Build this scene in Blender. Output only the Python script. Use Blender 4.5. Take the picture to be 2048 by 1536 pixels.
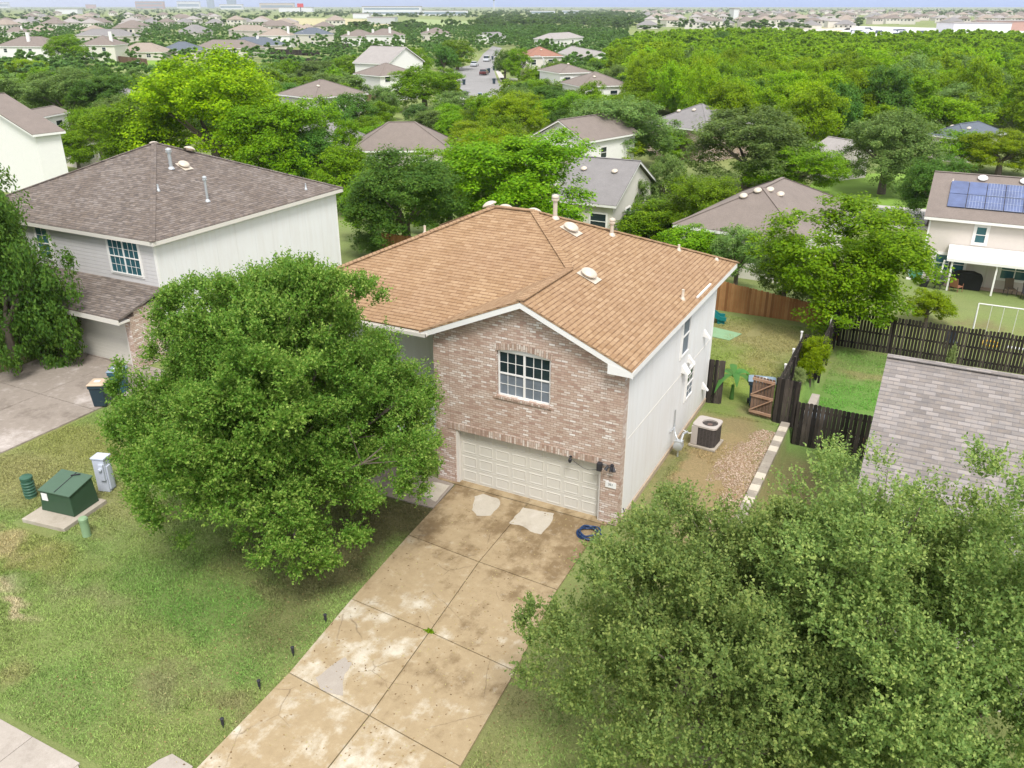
import bpy, math, random
import numpy as np
from mathutils import Vector, Matrix
S = bpy.context.scene
for o in list(bpy.data.objects): bpy.data.objects.remove(o)
PI = math.pi
# ------------------------------------------------------------------ camera
CP = np.array([6.783, -20.007, 13.999]); YAW, PITCH, FPX = 0.473, 0.422, 1684.3
cd = bpy.data.cameras.new('camera'); cam = bpy.data.objects.new('camera', cd)
S.collection.objects.link(cam); S.camera = cam
cam.location = CP; cam.rotation_euler = (PI/2-PITCH, 0, YAW)
cd.sensor_width = 36; cd.lens = FPX/2048*36; cd.clip_start = 0.1; cd.clip_end = 40000
S.render.resolution_x = 1024; S.render.resolution_y = 768
# ------------------------------------------------------------------ sky, sun, exposure
SUN_EL, SUN_AZ = math.radians(56), math.radians(140)      # azimuth clockwise from +Y
w = bpy.data.worlds.new("World"); S.world = w; w.use_nodes = True
wt = w.node_tree; wt.nodes.clear()
wo = wt.nodes.new('ShaderNodeOutputWorld'); bg = wt.nodes.new('ShaderNodeBackground')
sky = wt.nodes.new('ShaderNodeTexSky'); sky.sky_type = 'NISHITA'; sky.sun_disc = False
sky.sun_elevation = SUN_EL; sky.sun_rotation = SUN_AZ; sky.altitude = 200; sky.air_density = 1.0; sky.dust_density = 0.6
tc = wt.nodes.new('ShaderNodeTexCoord'); mp = wt.nodes.new('ShaderNodeMapping'); mp.inputs['Scale'].default_value = (1, 1, 5)
nz = wt.nodes.new('ShaderNodeTexNoise'); nz.inputs['Scale'].default_value = 1.6; nz.inputs['Detail'].default_value = 8
cr = wt.nodes.new('ShaderNodeValToRGB'); cr.color_ramp.elements[0].position = 0.30; cr.color_ramp.elements[1].position = 0.50
mx = wt.nodes.new('ShaderNodeMix'); mx.data_type = 'RGBA'
wt.links.new(tc.outputs['Generated'], mp.inputs['Vector']); wt.links.new(mp.outputs[0], nz.inputs['Vector'])
wt.links.new(nz.outputs['Fac'], cr.inputs['Fac']); wt.links.new(cr.outputs['Color'], mx.inputs['Factor'])
wt.links.new(sky.outputs['Color'], mx.inputs['A']); mx.inputs['B'].default_value = (11.0, 11.05, 11.3, 1)
se = wt.nodes.new('ShaderNodeSeparateXYZ'); wt.links.new(tc.outputs['Generated'], se.inputs[0])
hr = wt.nodes.new('ShaderNodeValToRGB'); hr.color_ramp.elements[0].position = 0.0; hr.color_ramp.elements[0].color = (1, 1, 1, 1); hr.color_ramp.elements[1].position = 0.10; hr.color_ramp.elements[1].color = (0, 0, 0, 1)
wt.links.new(se.outputs['Z'], hr.inputs['Fac'])
hm = wt.nodes.new('ShaderNodeMix'); hm.data_type = 'RGBA'; wt.links.new(hr.outputs['Color'], hm.inputs['Factor']); wt.links.new(mx.outputs['Result'], hm.inputs['A'])
lr = wt.nodes.new('ShaderNodeValToRGB'); le = lr.color_ramp.elements; le[0].position = .04; le[0].color = (1, 1, 1, 1); le[1].position = .26; le[1].color = (0, 0, 0, 1)   # pale bank of cloud to the west
ad = wt.nodes.new('ShaderNodeMath'); ad.operation = 'MULTIPLY_ADD'; ad.inputs[1].default_value = .5; ad.inputs[2].default_value = .5; wt.links.new(se.outputs['X'], ad.inputs[0]); wt.links.new(ad.outputs[0], lr.inputs['Fac'])
hc = wt.nodes.new('ShaderNodeMix'); hc.data_type = 'RGBA'; hc.inputs['A'].default_value = (1.1, 3.6, 11.5, 1); hc.inputs['B'].default_value = (7.6, 7.8, 9.0, 1); wt.links.new(lr.outputs['Color'], hc.inputs['Factor'])
wt.links.new(hc.outputs['Result'], hm.inputs['B']); wt.links.new(hm.outputs['Result'], bg.inputs['Color']); bg.inputs['Strength'].default_value = 0.098
wt.links.new(bg.outputs[0], wo.inputs[0])
sl = bpy.data.lights.new('sun', 'SUN'); sl.energy = 2.8; sl.angle = math.radians(18); sl.color = (1, 0.975, 0.94)
sun = bpy.data.objects.new('sun', sl); S.collection.objects.link(sun)
sd = Vector((math.sin(SUN_AZ)*math.cos(SUN_EL), math.cos(SUN_AZ)*math.cos(SUN_EL), math.sin(SUN_EL)))
sun.rotation_euler = sd.to_track_quat('Z', 'Y').to_euler()
vs = S.view_settings; vs.view_transform = 'Standard'; vs.look = 'None'; vs.exposure = 0.45; vs.gamma = 1
S.render.engine = 'CYCLES'
S.cycles.max_bounces = 5; S.cycles.diffuse_bounces = 3; S.cycles.transmission_bounces = 3; S.cycles.transparent_max_bounces = 6

# ------------------------------------------------------------------ helpers
cy_, sy_, cp_, sp_ = math.cos(YAW), math.sin(YAW), math.cos(PITCH), math.sin(PITCH)
FW = np.array([-sy_*cp_, cy_*cp_, -sp_]); RT = np.array([cy_, sy_, 0.0]); UP = np.cross(RT, FW)
def dirn(u, v): return FW + RT*(u-1024)/FPX + UP*(768-v)/FPX
def G(u, v, z=0.0):
    d = dirn(u, v); t = (z-CP[2])/d[2]; p = CP+t*d; return Vector(p)
def sm(a, b, x):
    t = np.clip((x-a)/(b-a), 0, 1); return t*t*(3-2*t)
FARZ = -2.4
def hgt(x, y):
    x = np.asarray(x, float); y = np.asarray(y, float)
    r = np.where(y > 0.0, sm(3.25, 3.4, x), sm(3.25-2.5*np.clip(-y/5, 0, 1), 3.4+2.5*np.clip(-y/5, 0, 1), x))
    r = r*(1-sm(24, 30, y))
    f = sm(22, 40, y)
    return -0.7*r*(1-f) + FARZ*f - 0.35*sm(-4, -14, y)*0
def GT(u, v):                      # pixel -> point on the terrain
    z = 0.0
    for _ in range(12):
        p = G(u, v, z); z = float(hgt(p.x, p.y))
    return G(u, v, z)
COL = S.collection
def tag(o, label=None, cat=None, group=None, kind=None):
    if label: o['label'] = label
    if cat: o['category'] = cat
    if group: o['group'] = group
    if kind: o['kind'] = kind
    return o
def thing(name, label, cat, loc=(0, 0, 0), rz=0, group=None):
    o = bpy.data.objects.new(name, None); COL.objects.link(o); o.location = loc; o.rotation_euler = (0, 0, rz)
    o.empty_display_size = .3
    return tag(o, label, cat, group)
def autouv(me):
    n = len(me.loops); co = np.empty(len(me.vertices)*3); me.vertices.foreach_get('co', co); co = co.reshape(-1, 3)
    li = np.empty(n, int); me.loops.foreach_get('vertex_index', li)
    nf = len(me.polygons); nr = np.empty(nf*3); me.polygons.foreach_get('normal', nr); nr = nr.reshape(-1, 3)
    tot = np.empty(nf, int); me.polygons.foreach_get('loop_total', tot)
    fn = np.repeat(nr, tot, axis=0)
    t = np.stack([-fn[:, 1], fn[:, 0], np.zeros(n)], 1); l = np.linalg.norm(t, axis=1)
    fl = l < 0.05; t[fl] = (1, 0, 0); l[fl] = 1; t /= l[:, None]
    b = np.cross(fn, t); p = co[li]
    uv = np.stack([(p*t).sum(1), (p*b).sum(1)], 1)
    uv[fl] = p[fl][:, :2]
    ul = me.uv_layers.new(name='UVMap'); ul.data.foreach_set('uv', uv.ravel())
class MB:
    def __init__(s): s.v = []; s.f = []
    def add(s, vs, fs):
        b = len(s.v); s.v += [tuple(map(float, q)) for q in vs]; s.f += [tuple(b+i for i in f) for f in fs]; return s
    def box(s, x0, x1, y0, y1, z0, z1):
        return s.add([(x0,y0,z0),(x1,y0,z0),(x1,y1,z0),(x0,y1,z0),(x0,y0,z1),(x1,y0,z1),(x1,y1,z1),(x0,y1,z1)],
                     [(0,3,2,1),(4,5,6,7),(0,1,5,4),(1,2,6,5),(2,3,7,6),(3,0,4,7)])
    def obox(s, p, q, w, h, up=(0,0,1)):      # box along p->q, width w, height h centred
        p = Vector(p); q = Vector(q); d = (q-p).normalized(); u = Vector(up); a = d.cross(u)
        if a.length < 1e-4: a = d.cross(Vector((1,0,0)))
        a.normalize(); b = a.cross(d).normalized(); a *= w/2; b *= h/2
        vs = [p-a-b, p+a-b, p+a+b, p-a+b, q-a-b, q+a-b, q+a+b, q-a+b]
        return s.add(vs, [(0,1,2,3),(7,6,5,4),(0,4,5,1),(1,5,6,2),(2,6,7,3),(3,7,4,0)])
    def prism(s, poly, a, b, axis='z'):
        n = len(poly); mk = {'z': lambda p, t: (p[0],p[1],t), 'y': lambda p, t: (p[0],t,p[1]), 'x': lambda p, t: (t,p[0],p[1])}[axis]
        vs = [mk(p, a) for p in poly]+[mk(p, b) for p in poly]
        fs = [tuple(range(n))[::-1], tuple(range(n, 2*n))]+[(i,(i+1)%n,(i+1)%n+n,i+n) for i in range(n)]
        if axis == 'y': fs = [f[::-1] for f in fs]
        return s.add(vs, fs)
    def cyl(s, p, q, r0, r1=None, n=12, cap=True):
        r1 = r0 if r1 is None else r1; p = Vector(p); q = Vector(q); d = (q-p).normalized()
        a = d.orthogonal().normalized(); b = d.cross(a)
        vs = [p+(a*math.cos(2*PI*i/n)+b*math.sin(2*PI*i/n))*r0 for i in range(n)]+[q+(a*math.cos(2*PI*i/n)+b*math.sin(2*PI*i/n))*r1 for i in range(n)]
        fs = [(i,(i+1)%n,(i+1)%n+n,i+n) for i in range(n)]
        if cap: fs += [tuple(range(n))[::-1], tuple(range(n, 2*n))]
        return s.add(vs, fs)
    def tube(s, pts, r, n=8):
        for i in range(len(pts)-1): s.cyl(pts[i], pts[i+1], r, r, n)
        return s
    def lathe(s, prof, c=(0,0,0), n=20, axis=(0,0,1), cap=True):
        ax = Vector(axis).normalized(); a = ax.orthogonal().normalized(); b = ax.cross(a); c = Vector(c); vs = []
        for r, z in prof: vs += [c+ax*z+(a*math.cos(2*PI*i/n)+b*math.sin(2*PI*i/n))*r for i in range(n)]
        m = len(prof); fs = [(j*n+i, j*n+(i+1)%n, (j+1)*n+(i+1)%n, (j+1)*n+i) for j in range(m-1) for i in range(n)]
        if cap: fs += [tuple(range(n))[::-1], tuple(range((m-1)*n, m*n))]
        return s.add(vs, fs)
    def quad(s, *p): return s.add(p, [tuple(range(len(p)))])
    def slab(s, poly, t=0.08):               # thick sheet under a 3-D polygon (counter-clockwise from above)
        n = len(poly); P = [Vector(p) for p in poly]; nr = (P[1]-P[0]).cross(P[2]-P[1]).normalized()
        Q = [p-nr*t for p in P]
        return s.add(P+Q, [tuple(range(n)), tuple(range(n, 2*n))[::-1]]+[(i, i+n, (i+1)%n+n, (i+1)%n) for i in range(n)])
    def build(s, name, mat, parent=None, smooth=False, bevel=0, uv=True):
        me = bpy.data.meshes.new(name); me.from_pydata(s.v, [], s.f); me.update()
        if uv: autouv(me)
        me.materials.append(mat); o = bpy.data.objects.new(name, me); COL.objects.link(o)
        if parent is not None: o.parent = parent
        if smooth:
            me.polygons.foreach_set('use_smooth', [True]*len(me.polygons))
            try: me.set_sharp_from_angle(angle=math.radians(40))
            except Exception: pass
        if bevel:
            m = o.modifiers.new('bevel', 'BEVEL'); m.width = bevel; m.segments = 2; m.limit_method = 'ANGLE'
        return o
def quadmesh(name, V, n_per, mats, uv=False):       # V (N,n_per,3)
    N = V.shape[0]; me = bpy.data.meshes.new(name)
    me.vertices.add(N*n_per); me.vertices.foreach_set('co', V.reshape(-1).astype(np.float32))
    me.loops.add(N*n_per); me.loops.foreach_set('vertex_index', np.arange(N*n_per, dtype=np.int32))
    me.polygons.add(N); me.polygons.foreach_set('loop_start', np.arange(0, N*n_per, n_per, dtype=np.int32))
    me.update(calc_edges=True)
    for m in mats: me.materials.append(m)
    return me
# ------------------------------------------------------------------ materials
class NT:
    def __init__(s, name):
        s.m = bpy.data.materials.new(name); s.m.use_nodes = True; s.t = s.m.node_tree; s.b = s.t.nodes['Principled BSDF']; s.out = s.t.nodes['Material Output']
        s.b.inputs['Roughness'].default_value = .8; s.b.inputs['Specular IOR Level'].default_value = .3
    def n(s, ty, ins={}, **kw):
        x = s.t.nodes.new(ty)
        for k, v in kw.items(): setattr(x, k, v)
        for k, v in ins.items(): s.put(x.inputs[k], v)
        return x
    def put(s, sock, v):
        if isinstance(v, bpy.types.NodeSocket): s.t.links.new(v, sock)
        else:
            if sock.type == 'RGBA' and not hasattr(v, '__len__'): v = (v, v, v, 1)
            elif sock.type == 'RGBA' and len(v) == 3: v = tuple(v)+(1,)
            sock.default_value = v
    def co(s, kind='Object', scale=(1,1,1)):
        t = s.n('ShaderNodeTexCoord'); return s.n('ShaderNodeMapping', {'Vector': t.outputs[kind], 'Scale': scale}).outputs[0]
    def wpos(s, scale=(1,1,1)):
        t = s.n('ShaderNodeNewGeometry'); return s.n('ShaderNodeMapping', {'Vector': t.outputs['Position'], 'Scale': scale}).outputs[0]
    def noise(s, vec, sc, det=4, rough=.55): return s.n('ShaderNodeTexNoise', {'Vector': vec, 'Scale': sc, 'Detail': det, 'Roughness': rough}).outputs['Fac']
    def ramp(s, f, stops, interp='LINEAR'):
        r = s.n('ShaderNodeValToRGB', {'Fac': f}); e = r.color_ramp; e.interpolation = interp
        while len(e.elements) < len(stops): e.elements.new(.5)
        for el, (p, c) in zip(e.elements, stops):
            el.position = p; el.color = (tuple(c)+(1,))[:4] if hasattr(c, '__len__') else (c, c, c, 1)
        return r.outputs['Color']
    def mix(s, f, a, b, mode='MIX'):
        x = s.n('ShaderNodeMix', data_type='RGBA', blend_type=mode)
        s.put(x.inputs['Factor'], f); s.put(x.inputs['A'], a); s.put(x.inputs['B'], b); return x.outputs['Result']
    def math(s, op, a, b=0.0, c=0.0):
        x = s.n('ShaderNodeMath', operation=op); s.put(x.inputs[0], a); s.put(x.inputs[1], b); s.put(x.inputs[2], c); return x.outputs[0]
    def bump(s, h, st=.3, d=.02):
        b = s.n('ShaderNodeBump', {'Height': h, 'Strength': st, 'Distance': d}); s.t.links.new(b.outputs[0], s.b.inputs['Normal'])
    def base(s, c): s.put(s.b.inputs['Base Color'], c); return s
MC = {}
def paint(name, c, rough=.6, var=.12, sc=3.0, metal=0, spec=.35):
    if name in MC: return MC[name]
    k = NT(name); v = k.co(); f = k.noise(v, sc, 6, .6)
    k.base(k.mix(f, tuple(x*(1-var) for x in c), tuple(min(1, x*(1+var)) for x in c)))
    k.b.inputs['Roughness'].default_value = rough; k.b.inputs['Metallic'].default_value = metal; k.b.inputs['Specular IOR Level'].default_value = spec
    MC[name] = k.m; return k.m
def brick_mat(name, stops, bw=.2, bh=.072, mortar=.009, mcol=(.33,.24,.19), stain=(.34,.19,.11), rot=False):
    k = NT(name); uv = k.n('ShaderNodeUVMap').outputs[0]
    if rot: uv = k.n('ShaderNodeMapping', {'Vector': uv, 'Rotation': (0,0,PI/2)}).outputs[0]
    br = k.n('ShaderNodeTexBrick', {'Vector': uv, 'Color1': (0,0,0), 'Color2': (1,1,1), 'Mortar': (.5,.5,.5), 'Scale': 1.0, 'Mortar Size': mortar,
             'Mortar Smooth': .2, 'Bias': 0.0, 'Brick Width': bw, 'Row Height': bh})
    c = k.ramp(br.outputs['Color'], stops)
    wp = k.wpos(); n1 = k.noise(wp, .9, 5); n2 = k.noise(wp, 30, 3)
    c = k.mix(k.ramp(n1, [(.42, 0), (.72, 1)]), c, k.mix(.45, c, stain))
    c = k.mix(k.math('MULTIPLY', n2, .5), c, k.mix(.5, c, (.6,.56,.5)))
    k.base(k.mix(br.outputs['Fac'], c, mcol)); k.b.inputs['Roughness'].default_value = .9
    k.bump(k.math('ADD', k.math('MULTIPLY', br.outputs['Fac'], -1), k.math('MULTIPLY', n2, .3)), .5, .006)
    return k.m
BRICK = brick_mat('brick_pink', [(0,(.36,.215,.165)),(.14,(.45,.30,.235)),(.36,(.56,.42,.345)),(.55,(.52,.39,.315)),(.74,(.62,.50,.43)),(.9,(.72,.63,.57)),(1,(.82,.77,.73))])
SOLDIER = brick_mat('brick_soldier', [(0,(.26,.15,.11)),(.3,(.42,.28,.21)),(.6,(.52,.40,.33)),(.85,(.62,.53,.46)),(1,(.72,.66,.6))], bw=.24, bh=.072, rot=True)
def shingle(name, cols, dark, bw=.3, bh=.14, patch=(.2,.12,.07), pf=.35, moss=None):
    k = NT(name); uv = k.n('ShaderNodeUVMap').outputs[0]
    br = k.n('ShaderNodeTexBrick', {'Vector': uv, 'Color1': (0,0,0), 'Color2': (1,1,1), 'Mortar': (0,0,0), 'Scale': 1.0, 'Mortar Size': .006,
             'Mortar Smooth': .35, 'Brick Width': bw, 'Row Height': bh})
    c = k.ramp(br.outputs['Color'], cols); wp = k.wpos()
    sp = k.n('ShaderNodeSeparateXYZ', {'Vector': uv}); fr = k.math('FRACT', k.math('DIVIDE', sp.outputs['Y'], bh))
    butt = k.ramp(fr, [(0, 1), (.16, .8), (.28, 0)])                    # darker band along the butt edge of every course
    big = k.noise(wp, .5, 6, .6); fine = k.noise(wp, 55, 3, .7); mid = k.noise(wp, 6, 4)
    edge = k.math('MULTIPLY', butt, k.ramp(k.noise(k.n('ShaderNodeMapping', {'Vector': uv, 'Scale': (3.2, 7.1, 1)}).outputs[0], 1.0, 2), [(.35, .25), (.6, 1)]))
    c = k.mix(k.ramp(big, [(.4, 0), (.7, pf)]), c, patch)
    c = k.mix(k.ramp(mid, [(.35, 0), (.75, .3)]), c, k.mix(.6, c, (.6,.45,.3)))
    c = k.mix(k.ramp(fine, [(.3, 0), (.7, .35)]), c, k.mix(.5, c, dark))
    c = k.mix(k.math('MULTIPLY', edge, .85), c, dark)
    c = k.mix(k.math('MULTIPLY', br.outputs['Fac'], .6), c, dark)
    k.base(c); k.b.inputs['Roughness'].default_value = .95
    k.bump(k.math('ADD', k.math('MULTIPLY', fr, -1), k.math('MULTIPLY', fine, .3)), .6, .012)
    return k.m
TAN = shingle('shingle_tan', [(0,(.285,.17,.085)),(.35,(.335,.207,.11)),(.7,(.365,.232,.126)),(1,(.41,.27,.155))], (.10,.05,.027), patch=(.30,.18,.105), pf=.55)
GREYB = shingle('shingle_brown', [(0,(.105,.088,.08)),(.5,(.155,.13,.118)),(1,(.225,.195,.178))], (.05,.042,.038), patch=(.11,.085,.072), pf=.6)
LGREY = shingle('shingle_light', [(0,(.165,.148,.138)),(.4,(.215,.195,.183)),(.75,(.26,.237,.224)),(1,(.315,.288,.275))], (.13,.12,.12), bw=.3, bh=.14, patch=(.3,.27,.26), pf=.3)
def farroof(name, c):
    if name in MC: return MC[name]
    k = NT(name); wp = k.wpos(); n1 = k.noise(wp, 1.2, 5, .7); n2 = k.noise(wp, 12, 3, .7)
    a = k.mix(n1, tuple(x*.75 for x in c), tuple(x*1.2 for x in c))
    k.base(k.mix(k.ramp(n2, [(.35, 0), (.65, .4)]), a, tuple(x*.6 for x in c))); k.b.inputs['Roughness'].default_value = .95
    MC[name] = k.m; return k.m
R_BR = farroof('roof_brown', (.23,.19,.165)); R_GR = farroof('roof_grey', (.25,.235,.23)); R_BL = farroof('roof_slate', (.13,.15,.18)); R_TN = farroof('roof_tan', (.34,.28,.23)); R_RD = farroof('roof_red', (.33,.17,.12)); R_LG = farroof('roof_pale', (.36,.33,.31))
WHITE = paint('white_trim', (.78,.76,.73), .55, .05); TRIM = paint('cream_trim', (.66,.62,.56), .6, .08)
def siding(name, c, period, dirt=(.55,.45,.35), vert=False, wv=.02):
    k = NT(name); uv = k.n('ShaderNodeUVMap').outputs[0]; sp = k.n('ShaderNodeSeparateXYZ', {'Vector': uv})
    f = k.math('FRACT', k.math('DIVIDE', sp.outputs['X' if vert else 'Y'], period)); g = k.ramp(f, [(0, 1), (wv, 1), (wv*1.8, 0)])
    wp = k.wpos(); st = k.noise(k.wpos((3, 3, .35)), 1.3, 6, .65); d = k.noise(wp, .7, 5)
    cc = k.mix(k.ramp(st, [(.42, 0), (.75, .5)]), c, k.mix(.5, c, dirt)); cc = k.mix(k.ramp(d, [(.5, 0), (.85, .3)]), cc, k.mix(.4, cc, dirt))
    z = k.n('ShaderNodeSeparateXYZ', {'Vector': k.wpos()}).outputs['Z']
    cc = k.mix(k.math('MULTIPLY', k.ramp(k.math('ADD', z, k.math('MULTIPLY', st, .6)), [(.3, 1), (.8, 0)]), .3), cc, dirt)
    k.base(k.mix(k.math('MULTIPLY', g, .2), cc, tuple(x*.45 for x in c))); k.bump(k.math('MULTIPLY', k.math('ADD', k.math('MULTIPLY', f, 0.0 if vert else -.5), g), -1), .5, .012)
    k.b.inputs['Roughness'].default_value = .75; return k.m
PANEL = siding('panel_siding', (.74,.735,.73), 1.22, (.55,.49,.42), True, .009); LAP = siding('lap_siding', (.62,.60,.60), .17, (.5,.46,.42), False, .07)
STUCCO = paint('stucco_beige', (.60,.54,.49), .9, .06, 5)
CREAM = paint('garage_cream', (.60,.57,.50), .55, .04); FOUND = paint('slab_tan', (.42,.33,.24), .9, .25, 4)
def glass(name, c=(.015,.025,.03), rough=.08):
    k = NT(name); k.base(k.mix(k.noise(k.co(), 1.3, 4), tuple(x*.5 for x in c), tuple(x*2 for x in c))); k.b.inputs['Roughness'].default_value = rough; k.b.inputs['Specular IOR Level'].default_value = .7; return k.m
GLASS = glass('window_glass'); SCREEN = glass('insect_screen', (.12,.14,.165), .5); TEAL = glass('teal_glass', (.03,.09,.11), .15)
METAL = paint('vent_metal', (.60,.52,.42), .45, .12, 6, .2); METALD = paint('dark_metal', (.03,.03,.035), .5); GALV = paint('galvanised', (.55,.57,.58), .4, .12, 5, .6)
def conc(name, c1, c2, c3, blotch=1.1, zone=False):
    k = NT(name); wp = k.wpos(); a = k.noise(wp, blotch, 7, .62); b = k.noise(wp, 4.5, 5, .7); f = k.noise(wp, 70, 2, .7)
    ft = a
    if zone:
        y = k.n('ShaderNodeSeparateXYZ', {'Vector': k.wpos()}).outputs['Y']
        ft = k.math('ADD', k.math('ADD', a, k.math('MULTIPLY', k.math('ADD', y, 6.5), -.018)), k.math('MULTIPLY', k.math('SUBTRACT', k.n('ShaderNodeNewGeometry').outputs['Random Per Island'], .5), .16))
    ft = k.math('ADD', ft, k.math('MULTIPLY', k.math('SUBTRACT', k.noise(wp, 7, 5, .8), .5), .22))
    if zone: ft = k.math('ADD', ft, k.math('MULTIPLY', k.math('SUBTRACT', k.noise(k.wpos((2.6, .5, 1)), 1.0, 6, .7), .5), .3))
    c = k.ramp(ft, [(.28, c1), (.44, c2), (.55, c2), (.72, c3)])
    c = k.mix(k.ramp(b, [(.42, 0), (.72, .5)]), c, k.mix(.6, c, c1)); c = k.mix(k.ramp(b, [(.25, .35), (.42, 0)]), c, c3)
    c = k.mix(k.ramp(f, [(.35, .3), (.6, 0)]), c, k.mix(.5, c, (.1,.08,.05)))
    if zone:      # hairline cracks and small dark spots
        vo = k.n('ShaderNodeTexVoronoi', {'Vector': k.mix(.12, wp, k.n('ShaderNodeTexNoise', {'Vector': wp, 'Scale': 3.0, 'Detail': 5}).outputs['Color']), 'Scale': .55}, feature='DISTANCE_TO_EDGE').outputs['Distance']
        c = k.mix(k.math('MULTIPLY', k.ramp(vo, [(0, 1), (.007, 0)]), k.ramp(k.noise(wp, .8, 2), [(.5, 0), (.6, .6)])), c, (.12,.085,.05))
        c = k.mix(k.ramp(k.n('ShaderNodeTexVoronoi', {'Vector': wp, 'Scale': 2.2}).outputs['Distance'], [(.012, .5), (.03, 0)]), c, (.14,.095,.05))
    k.base(c); k.b.inputs['Roughness'].default_value = .9; k.bump(f, .15, .004); return k.m
DRIVE = conc('driveway_concrete', (.21,.145,.075), (.395,.30,.178), (.60,.54,.43), 1.0, True)
WALK = conc('sidewalk_concrete', (.30,.26,.22), (.42,.37,.32), (.55,.5,.45)); NDRIVE = conc('neighbour_concrete', (.16,.13,.105), (.30,.255,.215), (.52,.46,.42), .55)
PATCH = conc('fresh_cement', (.40,.35,.28), (.50,.45,.37), (.56,.51,.44), 2.0); ASPH = conc('asphalt', (.22,.215,.21), (.27,.26,.255), (.32,.31,.30), .3)
def wood(name, c1, c2, c3, pw=.14):
    k = NT(name); uv = k.n('ShaderNodeUVMap').outputs[0]; sp = k.n('ShaderNodeSeparateXYZ', {'Vector': uv})
    idx = k.math('FLOOR', k.math('DIVIDE', sp.outputs['X'], pw)); wn = k.n('ShaderNodeTexWhiteNoise', {'W': idx}, noise_dimensions='1D').outputs['Value']
    g = k.noise(k.n('ShaderNodeMapping', {'Vector': uv, 'Scale': (30, 2.5, 1)}).outputs[0], 1, 4); n1 = k.noise(k.wpos(), 1.2, 4)
    c = k.ramp(k.math('ADD', k.math('MULTIPLY', wn, .55), k.math('MULTIPLY', g, .5)), [(.2, c1), (.5, c2), (.85, c3)])
    k.base(k.mix(k.ramp(n1, [(.4, 0), (.75, .5)]), c, c1)); k.b.inputs['Roughness'].default_value = .9; k.bump(g, .2, .005); return k.m
W_OR = wood('cedar_fence', (.20,.085,.03), (.34,.16,.06), (.45,.24,.10)); W_DK = wood('weathered_fence', (.012,.010,.009), (.035,.028,.022), (.11,.09,.075)); W_GT = wood('gate_wood', (.12,.075,.05), (.2,.13,.09), (.3,.2,.14))
W_PALE = wood('new_lumber', (.34,.2,.13), (.42,.27,.18), (.5,.35,.25)); W_BR = wood('brown_fence', (.10,.05,.035), (.16,.09,.065), (.24,.15,.11))
BARK = paint('bark', (.15,.12,.095), .95, .35, 12)
def leafmat(name, a, b, c, tr=.35):
    k = NT(name); gi = k.n('ShaderNodeNewGeometry'); oi = k.n('ShaderNodeObjectInfo')
    n = k.math('ADD', k.math('MULTIPLY', k.noise(k.wpos(), .45, 3), .5), k.math('MULTIPLY', k.noise(k.wpos(), 1.9, 3), .5)); f = k.math('ADD', k.math('MULTIPLY', gi.outputs['Random Per Island'], .42), k.math('MULTIPLY', n, .62))
    col = k.ramp(f, [(.18, a), (.5, b), (.82, c)])
    hs = k.n('ShaderNodeHueSaturation', {'Color': col, 'Hue': k.math('ADD', .487, k.math('MULTIPLY', oi.outputs['Random'], .02)), 'Saturation': 1.08, 'Value': k.math('ADD', .78, k.math('MULTIPLY', oi.outputs['Random'], .45))}).outputs[0]
    k.base(hs); k.b.inputs['Roughness'].default_value = .6; k.b.inputs['Specular IOR Level'].default_value = .2
    tl = k.n('ShaderNodeBsdfTranslucent', {'Color': k.mix(.5, hs, (.25,.34,.03))}); ms = k.n('ShaderNodeMixShader', {'Fac': tr+.05})
    k.t.links.new(k.b.outputs[0], ms.inputs[1]); k.t.links.new(tl.outputs[0], ms.inputs[2]); k.t.links.new(ms.outputs[0], k.out.inputs['Surface']); return k.m
LF = {'oak': leafmat('leaf_oak', (.05,.125,.022), (.13,.25,.045), (.38,.48,.13)),
      'sage': leafmat('leaf_sage', (.095,.175,.055), (.22,.335,.105), (.48,.57,.19)),
      'D': leafmat('leaf_dark', (.035,.10,.022), (.08,.19,.035), (.18,.31,.06)),
      'M': leafmat('leaf_mid', (.075,.18,.015), (.16,.31,.024), (.30,.45,.045)),
      'Y': leafmat('leaf_lime', (.14,.28,.012), (.26,.41,.016), (.42,.54,.03)),
      'L': leafmat('leaf_grey', (.085,.165,.05), (.16,.26,.075), (.29,.39,.12)),
      'F': leafmat('leaf_far', (.06,.14,.045), (.115,.22,.065), (.2,.31,.085)),
      'W': leafmat('leaf_wood', (.10,.22,.012), (.21,.37,.02), (.36,.50,.035)),
      'P': leafmat('leaf_pale', (.2,.28,.1), (.32,.4,.16), (.46,.5,.22))}
# ------------------------------------------------------------------ ground
rng = np.random.default_rng(7); random.seed(7)
def vnoise(x, y, sc, seed=0):
    x = np.asarray(x)*sc; y = np.asarray(y)*sc; xi = np.floor(x); yi = np.floor(y); fx = x-xi; fy = y-yi
    fx = fx*fx*(3-2*fx); fy = fy*fy*(3-2*fy)
    def h(a, b): v = np.sin(a*127.1+b*311.7+seed*74.7)*43758.5453; return v-np.floor(v)
    return (h(xi,yi)*(1-fx)+h(xi+1,yi)*fx)*(1-fy)+(h(xi,yi+1)*(1-fx)+h(xi+1,yi+1)*fx)*fy
def fbm(x, y, sc, seed=0): return sum(vnoise(x, y, sc*2**i, seed+i)*.5**(i+1) for i in range(5))/.97
PATCHES = []   # (cx, cy, rx, ry, colour, strength)
def pt(u, v, rx, ry, c, s=1.0): p = GT(u, v); PATCHES.append((p.x, p.y, rx, ry, c, s))
OLV = (.27,.235,.075); TNB = (.34,.25,.13); DRT = (.42,.27,.15); SOIL = (.085,.055,.036); GRN = (.075,.22,.03); LIT = (.21,.14,.095)
pt(150,880,4.5,1.8,OLV,.8); pt(40,960,4,1.8,TNB,.7); pt(250,1010,2.2,1.4,TNB,.55); pt(60,1110,2.2,1.2,OLV,.7)
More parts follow.
